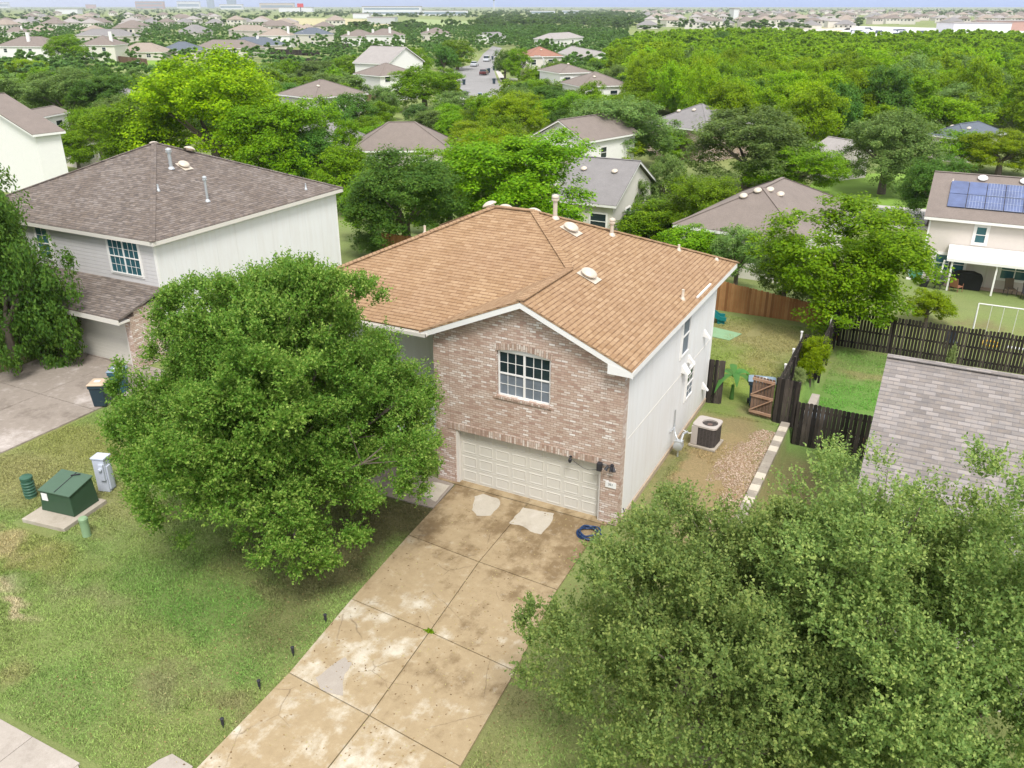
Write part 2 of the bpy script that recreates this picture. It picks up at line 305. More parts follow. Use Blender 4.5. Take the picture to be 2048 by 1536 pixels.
pt(38,1165,.75,.42,(.58,.44,.32),.95); pt(55,1212,.7,.3,(.58,.44,.32),.9); pt(15,1090,1.2,.5,(.5,.37,.22),.8); pt(10,1340,.6,.5,TNB,.7)
pt(330,1180,3.0,1.3,GRN,.6); pt(430,1230,2.4,1.0,GRN,.75); pt(540,1260,1.6,1.0,GRN,.7); pt(480,1330,1.2,.6,GRN,.6); pt(130,1380,2.5,.8,GRN,.35); pt(60,1150,1.2,.5,GRN,.6)
pt(330,1390,.9,.4,(.21,.19,.12),.5); pt(460,1405,.9,.45,LIT,.7); pt(390,1350,.7,.3,(.19,.18,.1),.5); pt(520,1190,.9,.35,LIT,.6); pt(180,1190,1.6,.4,(.25,.22,.13),.5); pt(320,1370,.8,.4,(.2,.17,.1),.6)
PATCHES += [(-6.1,-4.2,1.15,4.6,SOIL,1.0), (-7.8,-3.6,2.6,3.8,SOIL,.8), (-5.5,-1.6,1.2,1.8,SOIL,1.0), (-6.0,-8.2,1.2,1.2,(.13,.13,.05),.7)]
pt(1000,1450,1.2,2.5,(.20,.2,.08),.7); pt(1040,1400,.6,1.0,LIT,.5); pt(960,1536,.8,1.2,(.2,.2,.07),.6)
PATCHES += [(1.6,4.2,2.2,6.6,DRT,1.1), (1.2,1.5,1.2,2.2,(.36,.26,.15),.8), (.55,3.3,.45,3.2,(.14,.2,.05),.8), (1.0,1.2,.5,1.6,(.13,.2,.05),.8), (.7,7.6,1.1,1.4,(.33,.27,.12),.8), (1.5,8.2,1.5,1.2,(.30,.2,.11),.8), (.8,9.3,1.6,.7,(.15,.27,.03),.85)]
PATCHES += [(1.0,12.5,3.6,3.0,(.25,.36,.03),.95), (-1.5,15.0,3,3.5,(.23,.30,.05),.8), (.6,17.6,3.4,2.4,(.36,.27,.13),.9), (1.5,14.2,1.4,2.2,(.36,.25,.12),.8), (-3,19,4,1.3,(.28,.25,.09),.7), (1.9,9.8,.6,.7,(.26,.17,.1),.7)]
PATCHES += [(6.0,12.6,4.6,6.2,(.085,.34,.03),1.0), (5.6,16.9,2.0,.7,(.38,.29,.15),.8), (5.4,19.0,3.4,1.0,(.12,.28,.04),.9), (10,17.8,4,1.6,(.24,.32,.06),.8), (9,24.5,6,2.8,(.22,.26,.06),.8), (9.5,26.5,3,.6,(.2,.13,.08),.8)]
PATCHES += [(-24.5,-2.4,2.2,4.5,(.15,.10,.06),.0), (-30,-1,5,5,(.13,.09,.05),.9), (-24,6,2,6,(.12,.17,.04),.3), (-17,9,4,8,(.17,.24,.05),.5), (-18,17,3,4,(.22,.3,.05),.8), (1.5,-1.0,1.4,.9,(.3,.26,.13),.5), (4.2,6.5,1.0,2.5,(.26,.17,.10),.9)]
BASEG = np.array((.205,.30,.078))
def gcol(x, y):
    x = np.asarray(x, float); y = np.asarray(y, float)
    wx = x+(fbm(x, y, 1.1, 3)-.5)*1.6; wy = y+(fbm(x, y, 1.1, 9)-.5)*1.6
    n = fbm(x, y, .7, 21); c = BASEG[None]*(1+.35*(n[:, None]-.5))*np.ones((x.size, 3))
    yl = sm(.45, .65, fbm(x, y, .35, 40))[:, None]; c = c*(1-yl*.25)+np.array((.25,.25,.075))*yl*.25
    for cx, cy, rx, ry, col, s in PATCHES:
        d = np.sqrt(((wx-cx)/rx)**2+((wy-cy)/ry)**2); k = (s*.86*(1-sm(.35, 1.2, d)))[:, None]
        if k.max() > 0: c = c*(1-k)+np.array(col)*k
    return c
def lines(a, b, step, far):
    m = list(np.arange(a, b+1e-6, step)); st = step
    lo, hi = [], []; p = b
    while p < far: st *= 1.13; p += st; hi.append(p)
    p = a; st = step
    while p > -far: st *= 1.13; p -= st; lo.append(p)
    return np.array(lo[::-1]+m+hi)
gx = lines(-30, 13, .13, 14000); gy = lines(-15.5, 22, .13, 14000); gy = gy[gy > -200]
X, Y = np.meshgrid(gx, gy); x = X.ravel(); y = Y.ravel(); z = hgt(x, y)
near = (x > -35)*(x < 18)*(y > -18)*(y < 28); z = z+near*(fbm(x, y, 2.5, 5)-.5)*.03-.01
me = bpy.data.meshes.new('ground'); nv = x.size; ny, nx = X.shape
me.vertices.add(nv); me.vertices.foreach_set('co', np.stack([x, y, z], 1).ravel())
i = (np.arange(ny-1)[:, None]*nx+np.arange(nx-1)[None]).ravel(); q = np.stack([i, i+1, i+nx+1, i+nx], 1)
me.loops.add(q.size); me.loops.foreach_set('vertex_index', q.ravel().astype(np.int32)); me.polygons.add(len(q)); me.polygons.foreach_set('loop_start', np.arange(0, q.size, 4, dtype=np.int32)); me.update(calc_edges=True)
ca = me.color_attributes.new('soil', 'FLOAT_COLOR', 'POINT'); ca.data.foreach_set('color', np.concatenate([gcol(x, y), np.ones((nv, 1))], 1).ravel().astype(np.float32))
k = NT('lawn'); at = k.n('ShaderNodeAttribute', attribute_name='soil').outputs['Color']; wp = k.wpos()
f1 = k.noise(wp, 45, 4, .75); f2 = k.noise(wp, 9, 4, .6); f3 = k.noise(wp, .05, 5)
c = k.mix(k.ramp(f1, [(.3, 0), (.7, 1)]), k.mix(.6, at, (.03,.04,.015)), k.mix(.25, at, (.5,.48,.2))); c = k.mix(k.ramp(f2, [(.35, .35), (.6, 0)]), c, k.mix(.5, c, (.05,.08,.02)))
c = k.mix(k.ramp(f3, [(.45, 0), (.6, .35)]), c, (.27,.26,.1)); k.base(c); k.b.inputs['Roughness'].default_value = 1; k.bump(k.math('ADD', f1, k.math('MULTIPLY', f2, 1.5)), .8, .03)
me.materials.append(k.m); g = bpy.data.objects.new('ground', me); COL.objects.link(g); tag(g, kind='structure')
# grass blades, one object
DRV_L = [G(906,970), G(817,1072), G(703,1200), G(578,1348), G(390,1542)]
def lawn_blades():
    P = []
    def zone(x0, x1, y0, y1, n, ok):
        a = rng.uniform(x0, x1, n); b = rng.uniform(y0, y1, n); m = ok(a, b); P.append(np.stack([a[m], b[m]], 1))
    dl = lambda x, y: x < -5.02+np.clip(-y-2.5, 0, 9.5)*.062
    zone(-21, -4.2, -12.8, 0, 330000, lambda x, y: dl(x, y)*(x > -20.2+np.clip(y+1.6, -12, 4)*-.15*0)*(fbm(x, y, 1.3, 77) > .1)*~((x > -16.05)*(x < -14.35)*(y > -8.0)*(y < -5.7)))
    zone(.3, 3.0, -13, 9, 45000, lambda x, y: (y < -1)+(fbm(x, y, .9, 31) > .56)+(x < .7)*(y > 3)*(y < 6)+(y > 8.8))
    zone(-5, 3, 11.5, 20, 50000, lambda x, y: fbm(x, y, 1, 6) > .35)
    zone(3.7, 13, 9.5, 20, 60000, lambda x, y: fbm(x, y, 1, 8) > .3)
    zone(-22, -13.2, 0, 20, 40000, lambda x, y: y > 0)
    p = np.concatenate(P); n = len(p); s = .5+.9*fbm(p[:, 0], p[:, 1], 2.2, 13)+rng.uniform(-.2, .2, n)
    zb = hgt(p[:, 0], p[:, 1])-.015; a = rng.uniform(0, 2*PI, n); wd = .013*s; h = .05*s
    V = np.zeros((n, 3, 3)); V[:, 0] = np.stack([p[:, 0]-np.cos(a)*wd, p[:, 1]-np.sin(a)*wd, zb], 1); V[:, 1] = np.stack([p[:, 0]+np.cos(a)*wd, p[:, 1]+np.sin(a)*wd, zb], 1)
    V[:, 2] = np.stack([p[:, 0]+rng.normal(0, .035, n), p[:, 1]+rng.normal(0, .035, n), zb+h], 1)
    me = quadmesh('grass_blades', V, 3, []); c = gcol(p[:, 0], p[:, 1])*rng.uniform(.55, 1.6, (n, 1)); c = c*.8+np.array((.24,.33,.07))*.2*rng.uniform(.6, 1.3, (n, 1))
    ca = me.color_attributes.new('soil', 'FLOAT_COLOR', 'POINT'); ca.data.foreach_set('color', np.concatenate([np.repeat(c, 3, 0), np.ones((n*3, 1))], 1).ravel().astype(np.float32))
    k = NT('blade'); k.base(k.n('ShaderNodeAttribute', attribute_name='soil').outputs['Color']); me.materials.append(k.m)
    o = bpy.data.objects.new('grass', me); COL.objects.link(o); tag(o, 'short patchy lawn grass in the yards', 'grass', kind='stuff')
lawn_blades()
# driveway slabs with open joints
L = DRV_L; Mi = [G(1045,1012)+Vector((0,.13,0)), G(958,1126), G(859,1266), G(739,1434), G(628,1570)]
Rr = [Vector((-.30,-.25,0)), G(1114,1182), G(1031,1345), G(921,1536), G(830,1690)]
Mi[4] = G(628,1575)
L[0] = Vector((-5.42,-.12,0)); Mi[0] = Vector((-2.86,-.12,0)); Rr[0] = Vector((-.42,-.12,0))
L.append(L[4]+(L[4]-L[3])*1.0); Mi.append(Mi[4]+(Mi[4]-Mi[3])*1.0); Rr.append(Rr[4]+(Rr[4]-Rr[3])*1.0)
mb = MB()
def shrink(p, e=.012):
    c = sum((Vector(q) for q in p), Vector())/len(p); return [Vector(q)+(c-Vector(q)).normalized()*e*1.6 for q in p]
for a, b in ((L, Mi), (Mi, Rr)):
    for i in range(5):
        q = shrink([a[i+1], b[i+1], b[i], a[i]]); mb.prism([(p.x, p.y) for p in q], -.15, .045)
o = mb.build('driveway', DRIVE, bevel=.006); tag(o, kind='structure')
mb = MB(); mb.box(-6.1,-.3,-.095,.22,-.1,.05); tag(mb.build('garage_apron', DRIVE), kind='structure')
mb = MB(); mb.prism([(p.x, p.y) for p in (G(815,1008)+Vector((-2.2,0,0)), G(867,1018), Vector((-5.46,-.14,0)), Vector((-7.8,.15,0)))], -.1, .04); tag(mb.build('front_walk', NDRIVE), kind='structure')
def blob(name, pts, z, mat, label=None, wob=.05):
    P = [G(u, v) for u, v in pts]; out = []
    n = len(P)
    for i in range(n):
        a, b = P[i], P[(i+1) % n]; m = max(1, int((b-a).length/.12))
        for j in range(m):
            p = a.lerp(b, j/m); out.append((p.x+random.uniform(-wob, wob)*.4, p.y+random.uniform(-wob, wob)*.4))
    o = MB().prism(out, z, z+.005).build(name, mat); tag(o, kind='structure'); return o
blob('cement_patch', [(950,995),(966,990),(999,1001),(1000,1012),(982,1034),(955,1034),(944,1022)], .0455, PATCH)
blob('cement_patch', [(1046,1018),(1108,1030),(1101,1052),(1082,1072),(1060,1066),(1046,1055),(1019,1049)], .0455, PATCH)
blob('cement_patch', [(868,966),(900,974),(872,1006),(849,995),(850,985)], .0455, PATCH)
k = blob('cement_stain', [(660,1336),(690,1318),(703,1330),(690,1352),(684,1395),(640,1382),(632,1360)], .0453, conc('stain_grey', (.35,.30,.25), (.40,.35,.3), (.45,.4,.34)))
# pavement, driveway flare, neighbour driveway
mb = MB()
for i in range(16):
    x1 = -6.65-i*1.47; mb.box(x1-1.455, x1, -14.35, -12.95+.0*i, -.1, .035)
mb.prism([(-6.64,-13.0),(-6.2,-13.2),(-6.0,-14.35),(-6.64,-14.35)], -.1, .035)
tag(mb.build('sidewalk', WALK, bevel=.006), kind='structure')
fl = [G(285,1545), G(318,1522), G(345,1510), G(386,1535), G(372,1560)]; fl = [(p.x, p.y) for p in fl]+[(-4.9,-14.4),(-6.6,-14.4)]
tag(MB().prism([(p[0], p[1]) for p in fl][::-1], -.1, .038).build('driveway_flare', WALK), kind='structure')
mb = MB(); xs = [-26.9,-23.5,-20.35]; ys = [2.0,-1.65,-5.4,-9.2,-13.2]
for i in range(4):
    for j in range(2): q = shrink([Vector((xs[j], ys[i+1], 0)), Vector((xs[j+1], ys[i+1], 0)), Vector((xs[j+1], ys[i], 0)), Vector((xs[j], ys[i], 0))]); mb.prism([(p.x, p.y) for p in q], -.1, .04)
mb.box(-27.2,-20.2,2.02,2.3,-.1,.045); tag(mb.build('neighbour_driveway', NDRIVE, bevel=.006), kind='structure')
# gravel strip: pebbles
def pebbles():
    n = 12000; a = rng.uniform(1.6, 3.05, n); b = rng.uniform(-.2, 8.3, n); m = fbm(a, b, .9, 55)*.9+sm(1.7, 2.7, a)*.5+rng.uniform(-.12, .12, n)-sm(6.5, 8.5, b)*.25 > .62; a = a[m]; b = b[m]; n = len(a)
    tv = np.array([(1,0,0),(-1,0,0),(0,1,0),(0,-1,0),(0,0,1)], float); tf = np.array([(0,2,4),(2,1,4),(1,3,4),(3,0,4)])
    s = rng.uniform(.012, .03, (n, 1, 3)); ang = rng.uniform(0, 2*PI, n); ca, sa = np.cos(ang), np.sin(ang)
    V = tv[None]*s; V = np.stack([V[..., 0]*ca[:, None]-V[..., 1]*sa[:, None]+a[:, None], V[..., 0]*sa[:, None]+V[..., 1]*ca[:, None]+b[:, None], V[..., 2]+.004], 2)
    T = V[:, tf].reshape(-1, 3, 3); k = NT('pebble'); gi = k.n('ShaderNodeNewGeometry').outputs['Position']
    wn = k.n('ShaderNodeTexVoronoi', {'Vector': k.wpos(), 'Scale': 28.0}).outputs['Color']; k.base(k.ramp(wn, [(.2, (.28,.18,.11)), (.5, (.43,.31,.22)), (.8, (.57,.46,.37))]))
    me = quadmesh('gravel', T, 3, [k.m]); o = bpy.data.objects.new('gravel', me); COL.objects.link(o); tag(o, 'pale tan gravel strip along the block retaining wall', 'gravel', kind='stuff')
pebbles()
# ------------------------------------------------------------------ foliage
def unit(v): return v/np.maximum(np.linalg.norm(v, axis=-1, keepdims=True), 1e-6)
def lobes(r, n, cone=0.0, spread=.62):
    n = int(n*2.2); d = unit(r.normal(size=(n, 3))); d[:, 2] = np.where(d[:, 2] < -.75, -d[:, 2], d[:, 2]); c = d*r.uniform(.4, spread+.16, (n, 1)); rad = r.uniform(.16, .34, n)
    if cone: t = (c[:, 2]+1)/2; c[:, :2] *= (1.12-cone*t)[:, None]; rad *= (1.15-cone*t*.7)
    return c, rad
def shell_pts(r, c, rad, n, inner=.5):
    k = r.choice(len(c), n, p=rad**2/np.sum(rad**2)); d = unit(r.normal(size=(n, 3))+np.array((0, 0, .25))); out = unit(c[k]+1e-3)
    d = unit(d+out*.75); rr = rad[k]*(1-np.abs(r.normal(0, .16, n))+r.uniform(-.03, .1, n)); return c[k]+d*rr[:, None], d
def leaves(p, d, size, r, up=.35, rnd=.8, asp=.55):
    n = len(p); nn = unit(d*.6+np.array((0, 0, up))+r.normal(size=(n, 3))*rnd*.6); t = unit(np.cross(nn, r.normal(size=(n, 3)))); b = np.cross(nn, t)
    s = size*r.uniform(.6, 1.3, (n, 1)); return np.stack([p-t*s, p-b*s*asp, p+t*s, p+b*s*asp], 1)
def clumps(r, n, nl, cone, spread, inner=.25):
    c, rad = lobes(r, nl, cone, spread); c *= r.uniform(.8, 1.14, (len(c), 1)); p, d = shell_pts(r, c, rad, n); k = r.uniform(size=n) < inner; p[k] *= r.uniform(.35, .9, (k.sum(), 1)); return p, d
def crown_quads(seed, n, leaf, nl=16, cone=0, zs=1.0, spread=.62, per=70, cr=.105):
    r = np.random.default_rng(seed); m = max(12, n//per); p, d = clumps(r, m, nl, cone, spread); s = cr*r.uniform(.55, 1.45, m)*(1-.4*cone)
    k = np.repeat(np.arange(m), per); o = unit(r.normal(size=(m*per, 3)))*(r.uniform(0, 1, (m*per, 1))**.5); o[:, 2] *= .8; q = p[k]+o*s[k][:, None]+d[k]*s[k][:, None]*.3
    dd = unit(o*.7+d[k]*.7+np.array((0, 0, .35))); q[:, 2] *= zs; return leaves(q, dd, leaf, r, .5)
def sprays(p, d, r, L, leaf, per, up=.5):        # twigs carrying small leaves
    n = len(p); td = unit(d*.7+np.array((0, 0, up))+r.normal(size=(n, 3))*.45); Q = []
    for j in range(per):
        f = (j+.6)/per; side = unit(np.cross(td, r.normal(size=(n, 3)))); o = p+td*(L*f*r.uniform(.85, 1.1, (n, 1))); ld = unit(td*.65+side*.8+r.normal(size=(n, 3))*.25)
        nn = unit(np.cross(ld, np.cross(np.array((0, 0, 1.))+r.normal(size=(n, 3))*.5, ld))+1e-4); b = unit(np.cross(nn, ld)); s = leaf*r.uniform(.7, 1.25, (n, 1))*(1-.25*f)
        Q.append(np.stack([o, o+ld*s*.5-b*s*.3, o+ld*s, o+ld*s*.5+b*s*.3], 1))
    return np.concatenate(Q)
def leafobj(name, Q, mat, parent=None):
    me = quadmesh(name, Q, 4, [mat]); o = bpy.data.objects.new(name, me); COL.objects.link(o)
    if parent is not None: o.parent = parent
    return o
def trunk_mb(h, r0, R, tips, seed=1):
    rr = random.Random(seed); mb = MB(); fork = h*.45
    mb.cyl((0,0,-.1), (0,0,fork), r0*1.25, r0*.85, 10)
    for t in tips:
        t = Vector(t); m = Vector((0,0,fork*.9)).lerp(t, .5)+Vector((rr.uniform(-.1,.1)*R, rr.uniform(-.1,.1)*R, .08*R))
        mb.cyl((0,0,fork*.85), m, r0*.55, r0*.33, 7); mb.cyl(m, t, r0*.33, r0*.1, 6)
        for _ in range(3): e = t+Vector((rr.uniform(-.4,.4), rr.uniform(-.4,.4), rr.uniform(-.1,.5)))*R*.5; mb.cyl(m.lerp(t, .6), e, r0*.15, r0*.04, 5)
    return mb
def hero(name, label, cat, base, cz, a, b, seed, mat, ntw, L, leaf, per, nl=26, shape=0.0, group=None, tr=.16, sparse=None):
    r = np.random.default_rng(seed); m = ntw//34; p0, d0 = clumps(r, m, nl, shape, .66, .3); s = r.uniform(.16, .5, m)
    k = np.repeat(np.arange(m), 34); o = unit(r.normal(size=(m*34, 3)))*(r.uniform(0, 1, (m*34, 1))**.6); o[:, 2] *= .7; q = p0[k]*np.array((a, a, b))*.95+o*s[k][:, None]; d = unit(o*.5+d0[k])
    c = p0[r.choice(m, nl)]*.8; rn = np.linalg.norm(q/np.array((a, a, b)), axis=1, keepdims=True); q = q/np.maximum(1, rn)**.75
    ok = np.ones(len(q), bool)
    if sparse is not None: ok = r.uniform(size=len(q)) < sparse(q)
    q = q[ok]; d = d[ok]; q[:, 2] += cz
    m = q[:, 2] > .15; q = q[m]; d = d[m]
    Q = sprays(q, d, r, L, leaf, per, .7)
    t = thing(name, label, cat, base, 0, group); leafobj('crown', Q, mat, t)
    tips = [(c[i, 0]*a, c[i, 1]*a, c[i, 2]*b+cz) for i in range(0, nl, 2)]
    trunk_mb(cz, tr, a, tips, seed).build('trunk', BARK, t, smooth=True); return t
hero('oak_tree', 'big round dense oak tree left of the driveway, between the two front lawns', 'tree', (-7.8,-4.8,0), 4.05, 4.15, 4.1, 18, LF['oak'], 56000, .34, .088, 11, 56, .2)
hero('oak_tree', 'wide sage green oak tree right of the driveway at the lower edge of the photo', 'tree', (4.65,-7.45,-.2), 3.0, 3.6, 2.9, 21, LF['sage'], 17000, .34, .08, 11, 30, .2, tr=.12)
hero('oak_tree', 'tall sage green oak in the lower right corner before the light grey roof', 'tree', (8.0,-6.3,-.7), 4.5, 3.9, 3.7, 33, LF['sage'], 24000, .34, .075, 11, 32, .2, tr=.15)
# variants for the other trees: crown radius 1, crown centre at origin
def vmesh(name, Q): return quadmesh(name, Q, 4, [LF['M']])
NEARV = [vmesh('crown_mesh', crown_quads(100+i, 50000, .021, 20, zs=.97, per=100, cr=.125)) for i in range(3)]
MIDV = [vmesh('crown_mesh', crown_quads(200+i, 18000, .032, 16, zs=.95, per=64, cr=.15)) for i in range(3)]
FARV = [vmesh('crown_mesh', crown_quads(300+i, 5000, .055, 11, zs=.9, per=28, cr=.18)) for i in range(4)]
CONV = vmesh('crown_mesh', crown_quads(401, 16000, .032, 30, cone=.85, zs=1.0, per=60, cr=.12))
def mk_trunk():
    r = random.Random(5); tips = [(math.cos(t)*.45, math.sin(t)*.45, r.uniform(-.1,.35)) for t in np.arange(0, 6.2, 1.05)]; mb = MB()
    mb.cyl((0,0,-2.1), (0,0,-.7), .085, .06, 8)
    for t in tips: mb.cyl((0,0,-.75), t, .04, .012, 6)
    me = bpy.data.meshes.new('trunk_mesh'); me.from_pydata(mb.v, [], mb.f); me.materials.append(BARK); return me
TRM = mk_trunk(); TN = [0]
def tree(base, R, Hh, kind, lod, label, name='shade_tree', cat='tree', group=None, rz=None, trunk=True, low=False):
    """crown of radius R, total height Hh, standing at base"""
    TN[0] += 1; r = random.Random(TN[0]*17); rz = r.uniform(0, 6.28) if rz is None else rz
    ms = {'n': NEARV, 'm': MIDV, 'f': FARV, 'c': [CONV]}[lod]; me = ms[TN[0] % len(ms)]
    cr_h = min(Hh*.96, 2*R*1.5) if lod != 'c' else Hh*.97; cr_h = Hh*1.22 if low else cr_h; cz = Hh-cr_h/2
    o = bpy.data.objects.new('crown', me); COL.objects.link(o); o.material_slots[0].link = 'OBJECT'; o.material_slots[0].material = LF[kind]
    o.scale = (R, R*r.uniform(.9, 1.1), cr_h/2*1.08)
    if trunk:
        t = thing(name, label, cat, base, rz, group); o.parent = t; o.location = (0, 0, cz)
        k = bpy.data.objects.new('trunk', TRM); COL.objects.link(k); k.parent = t; k.location = (0, 0, cz); k.scale = (R, R, (cz+.2)/2.0)
        return t
    o.name = name; o.location = Vector(base)+Vector((0, 0, cz)); o.rotation_euler = (0, 0, rz); tag(o, label, cat, group); return o
def treepx(uc, vb, vt, wpx, kind, lod, label, name='shade_tree', cat='tree', group=None, low=False):
    """base pixel (uc, vb) on the terrain, crown top at pixel row vt, width wpx"""
    b = GT(uc, vb); dist = (np.array(b)-CP) @ FW; R = wpx/2*dist/FPX*(1.13 if lod != 'c' else 1)
    lo, hi = .3, 30.0
    for _ in range(30):
        h = (lo+hi)/2; q = np.array((b.x, b.y, b.z+h))-CP; v = 768-FPX*(q@UP)/(q@FW)
        if v > vt: lo = h
        else: hi = h
    return tree(b, R, h*.97, kind, lod, label, name, cat, group, low=low)
# ------------------------------------------------------------------ house building blocks
def window(name, root, x, z, wd, ht, y, mat_glass=GLASS, mat_frame=WHITE, face='y', grid=(2, 2), double=True, low=None, trim=0.0, t=.05):
    """window on the plane y (facing -y) or on plane x=y (face 'x', facing +x); frame with a pane child"""
    def B(mb, a0, a1, d0, d1, z0, z1):
        if face == 'y': mb.box(a0, a1, y-d1, y-d0, z0, z1)
        elif face == '+y': mb.box(a0, a1, y+d0, y+d1, z0, z1)
        else: mb.box(y+d0, y+d1, a0, a1, z0, z1)
    m = MB(); f = .045
    if trim: 
        B(m, x-trim, x, 0, t*.7, z-trim, z+ht+trim); B(m, x+wd, x+wd+trim, 0, t*.7, z-trim, z+ht+trim); B(m, x, x+wd, 0, t*.68, z+ht, z+ht+trim); B(m, x, x+wd, 0, t*.68, z-trim, z)
    B(m, x, x+f, 0, t, z, z+ht); B(m, x+wd-f, x+wd, 0, t, z, z+ht); B(m, x+f, x+wd-f, 0, t, z+ht-f, z+ht); B(m, x+f, x+wd-f, 0, t+.01, z, z+f)
    if double: B(m, x+wd/2-f*.7, x+wd/2+f*.7, 0, t-.002, z+f, z+ht-f)
    B(m, x+f, x+wd-f, 0, t-.004, z+ht/2-.022, z+ht/2+.022)
    halves = [(x+f, x+wd/2-f*.7), (x+wd/2+f*.7, x+wd-f)] if double else [(x+f, x+wd-f)]
    for a, b in halves:
        for i in range(1, grid[0]): q = a+(b-a)*i/grid[0]; B(m, q-.008, q+.008, .018, .028, z+f, z+ht/2-.022); B(m, q-.01, q+.01, .018, .03, z+ht/2+.022, z+ht-f)
        for lo, hi in ((z+f, z+ht/2-.022), (z+ht/2+.022, z+ht-f)):
            for j in range(1, grid[1]): q = lo+(hi-lo)*j/grid[1]; B(m, a, b, .018, .0275, q-.008, q+.008)
    o = m.build(name, mat_frame, root)
    m = MB(); B(m, x+f*.5, x+wd-f*.5, .004, .015, z+ht/2, z+ht-f*.5); m.build('pane', mat_glass, o)
    m = MB(); B(m, x+f*.5, x+wd-f*.5, .004, .015, z+f*.5, z+ht/2-.001); m.build('pane', low or mat_glass, o)
    return o
def dome(name, root, p, nrm, r=.27, mat=METAL, flash=True):
    n = Vector(nrm).normalized(); m = MB(); p = Vector(p)
    a = Vector((0,0,1)).cross(n); a = a.normalized() if a.length > .01 else Vector((1,0,0)); b = n.cross(a); h = r*1.25
    if flash: m.add([p+a*h*.8+b*h*.9+n*.02, p-a*h*.8+b*h*.9+n*.02, p-a*h*.8-b*h*1.15+n*.025, p+a*h*.8-b*h*1.15+n*.025], [(0,1,2,3)])
    m.lathe([(r*.62, .0), (r*.62, .09), (r*.95, .1), (r, .115), (r*.98, .135), (r*.85, .175), (r*.6, .215), (r*.3, .24), (.02, .248)], p, 24, n)
    return m.build(name, mat, root, smooth=True)
def pipe(name, root, p, h, r=.06, cap=True, mat=METAL):
    m = MB(); x, y, z = p; prof = [(r*2.1, -.02), (r*2.0, .02), (r*1.3, .08), (r, .1), (r, h)]
    if cap: prof += [(r*1.7, h), (r*1.75, h+.05), (r*1.25, h+.06), (r*1.25, h+.1), (r*1.75, h+.11), (r*1.6, h+.16), (r*.6, h+.2), (.01, h+.21)]
    m.lathe(prof, (x, y, z), 14); return m.build(name, mat, root, smooth=True)
def rails(m, pts, w=.26, h=.035, off=.01):
    for a, b in pts: m.obox(Vector(a)+Vector((0,0,off)), Vector(b)+Vector((0,0,off)), w, h)
# ------------------------------------------------------------------ the brick house
H, SL, OV, YF, YB, XL = 5.16, .434, .30, -.22, 11.38, -12.76
BW, HD = 6.137, 9.752
main = thing('brick_house', 'two storey brick fronted house with a tan shingle roof beside the long driveway', 'house', (0,0,0))
zp = lambda x: H+SL*(OV-x)
def gz(x): return min(H+SL*(OV-x), H+SL*(x+BW+OV))-.14
mb = MB(); gx0, gx1, gt = -5.452, -.574, 1.957; wx0, wx1, wz0, wz1 = -3.962, -2.225, 3.453, 4.876
mb.box(-BW, gx0, 0, .2, .03, gt); mb.box(gx1, 0, 0, .2, .03, gt)
mb.box(-BW, 0, 0, .2, gt, wz0); mb.box(-BW, wx0, 0, .2, wz0, wz1); mb.box(wx1, 0, 0, .2, wz0, wz1)
xa = -BW/2; arch = [(wx0+(wx1-wx0)*i/12, wz1+.115*math.sin(PI*i/12)) for i in range(13)]
mb.prism([(-BW, wz1), (wx0, wz1)]+arch[1:-1]+[(wx1, wz1), (0, wz1), (0, gz(0)), (xa, gz(xa)), (-BW, gz(-BW))], 0, .2, 'y')
mb.box(-.2, 0, .2, .36, .03, 4.9); mb.box(-BW, -BW+.2, .2, 1.6, .03, 4.9)
mb.build('brick_wall', BRICK, main)
mb = MB(); mb.box(-5.72, -.56, -.018, .01, gt, gt+.225); mb.build('garage_lintel', SOLDIER, main)
mb = MB(); n = 26; ar = [(wx0-.04+(wx1-wx0+.08)*i/n, wz1+.005+.115*math.sin(PI*i/n)) for i in range(n+1)]
for i in range(n):
    (a, b), (c, d) = ar[i], ar[i+1]; t0, t1 = (i/n-.5)*.09, ((i+1)/n-.5)*.09; g = .004
    mb.prism([(a+g, b), (c-g, d), (c-g+t1, d+.2), (a+g+t0, b+.2)], -.014, .02, 'y')
mb.build('window_arch', SOLDIER, main)
mb = MB(); 
for i in range(27): a = wx0-.06+i*.069; mb.box(a, a+.06, -.045, .05, wz0-.085, wz0-.012)
mb.build('window_sill', SOLDIER, main)
mb = MB(); mb.prism([(wx0, wz1-.01), (wx1, wz1-.01)]+arch[::-1][1:-1], .05, .09, 'y'); mb.build('arch_panel', WHITE, main)
window('front_window', main, wx0+.02, wz0, wx1-wx0-.04, wz1-wz0, .12, GLASS, WHITE, 'y', (3, 2), True, SCREEN)
for q in ((-5.6, -5.595, -.002, .01, gt+.23, 4.7), (-.555, -.55, -.003, .01, .05, 4.75)): MB().box(*q).build('control_joint', paint('joint', (.2,.14,.1)), main)
# garage door with raised panels
mb = MB(); mb.box(gx0, gx1, .19, .23, .05, gt+.1); pw = (gx1-gx0-.2)/8; ph = .5
for j in range(4):
    for i in range(8):
        a = gx0+.1+i*pw+.055; b = a+pw-.11; c = .12+j*ph; d = c+ph-.15
        mb.add([(a,.19,c),(b,.19,c),(b,.19,d),(a,.19,d),(a+.012,.176,c+.012),(b-.012,.176,c+.012),(b-.012,.176,d-.012),(a+.012,.176,d-.012),
                (a+.045,.187,c+.045),(b-.045,.187,c+.045),(b-.045,.187,d-.045),(a+.045,.187,d-.045)],
               [(0,1,5,4),(1,2,6,5),(2,3,7,6),(3,0,4,7),(4,5,9,8),(5,6,10,9),(6,7,11,10),(7,4,8,11),(8,9,10,11)])
    if j: mb.box(gx0, gx1, .183, .192, .07+j*ph-.006, .07+j*ph+.004)
mb.build('garage_door', CREAM, main)
for q in ((gx0-.0, gx0+.09, .03, .17, .05, gt), (gx1-.05, gx1, .03, .17, .05, gt)): MB().box(*q).build('door_jamb', TRIM, main)
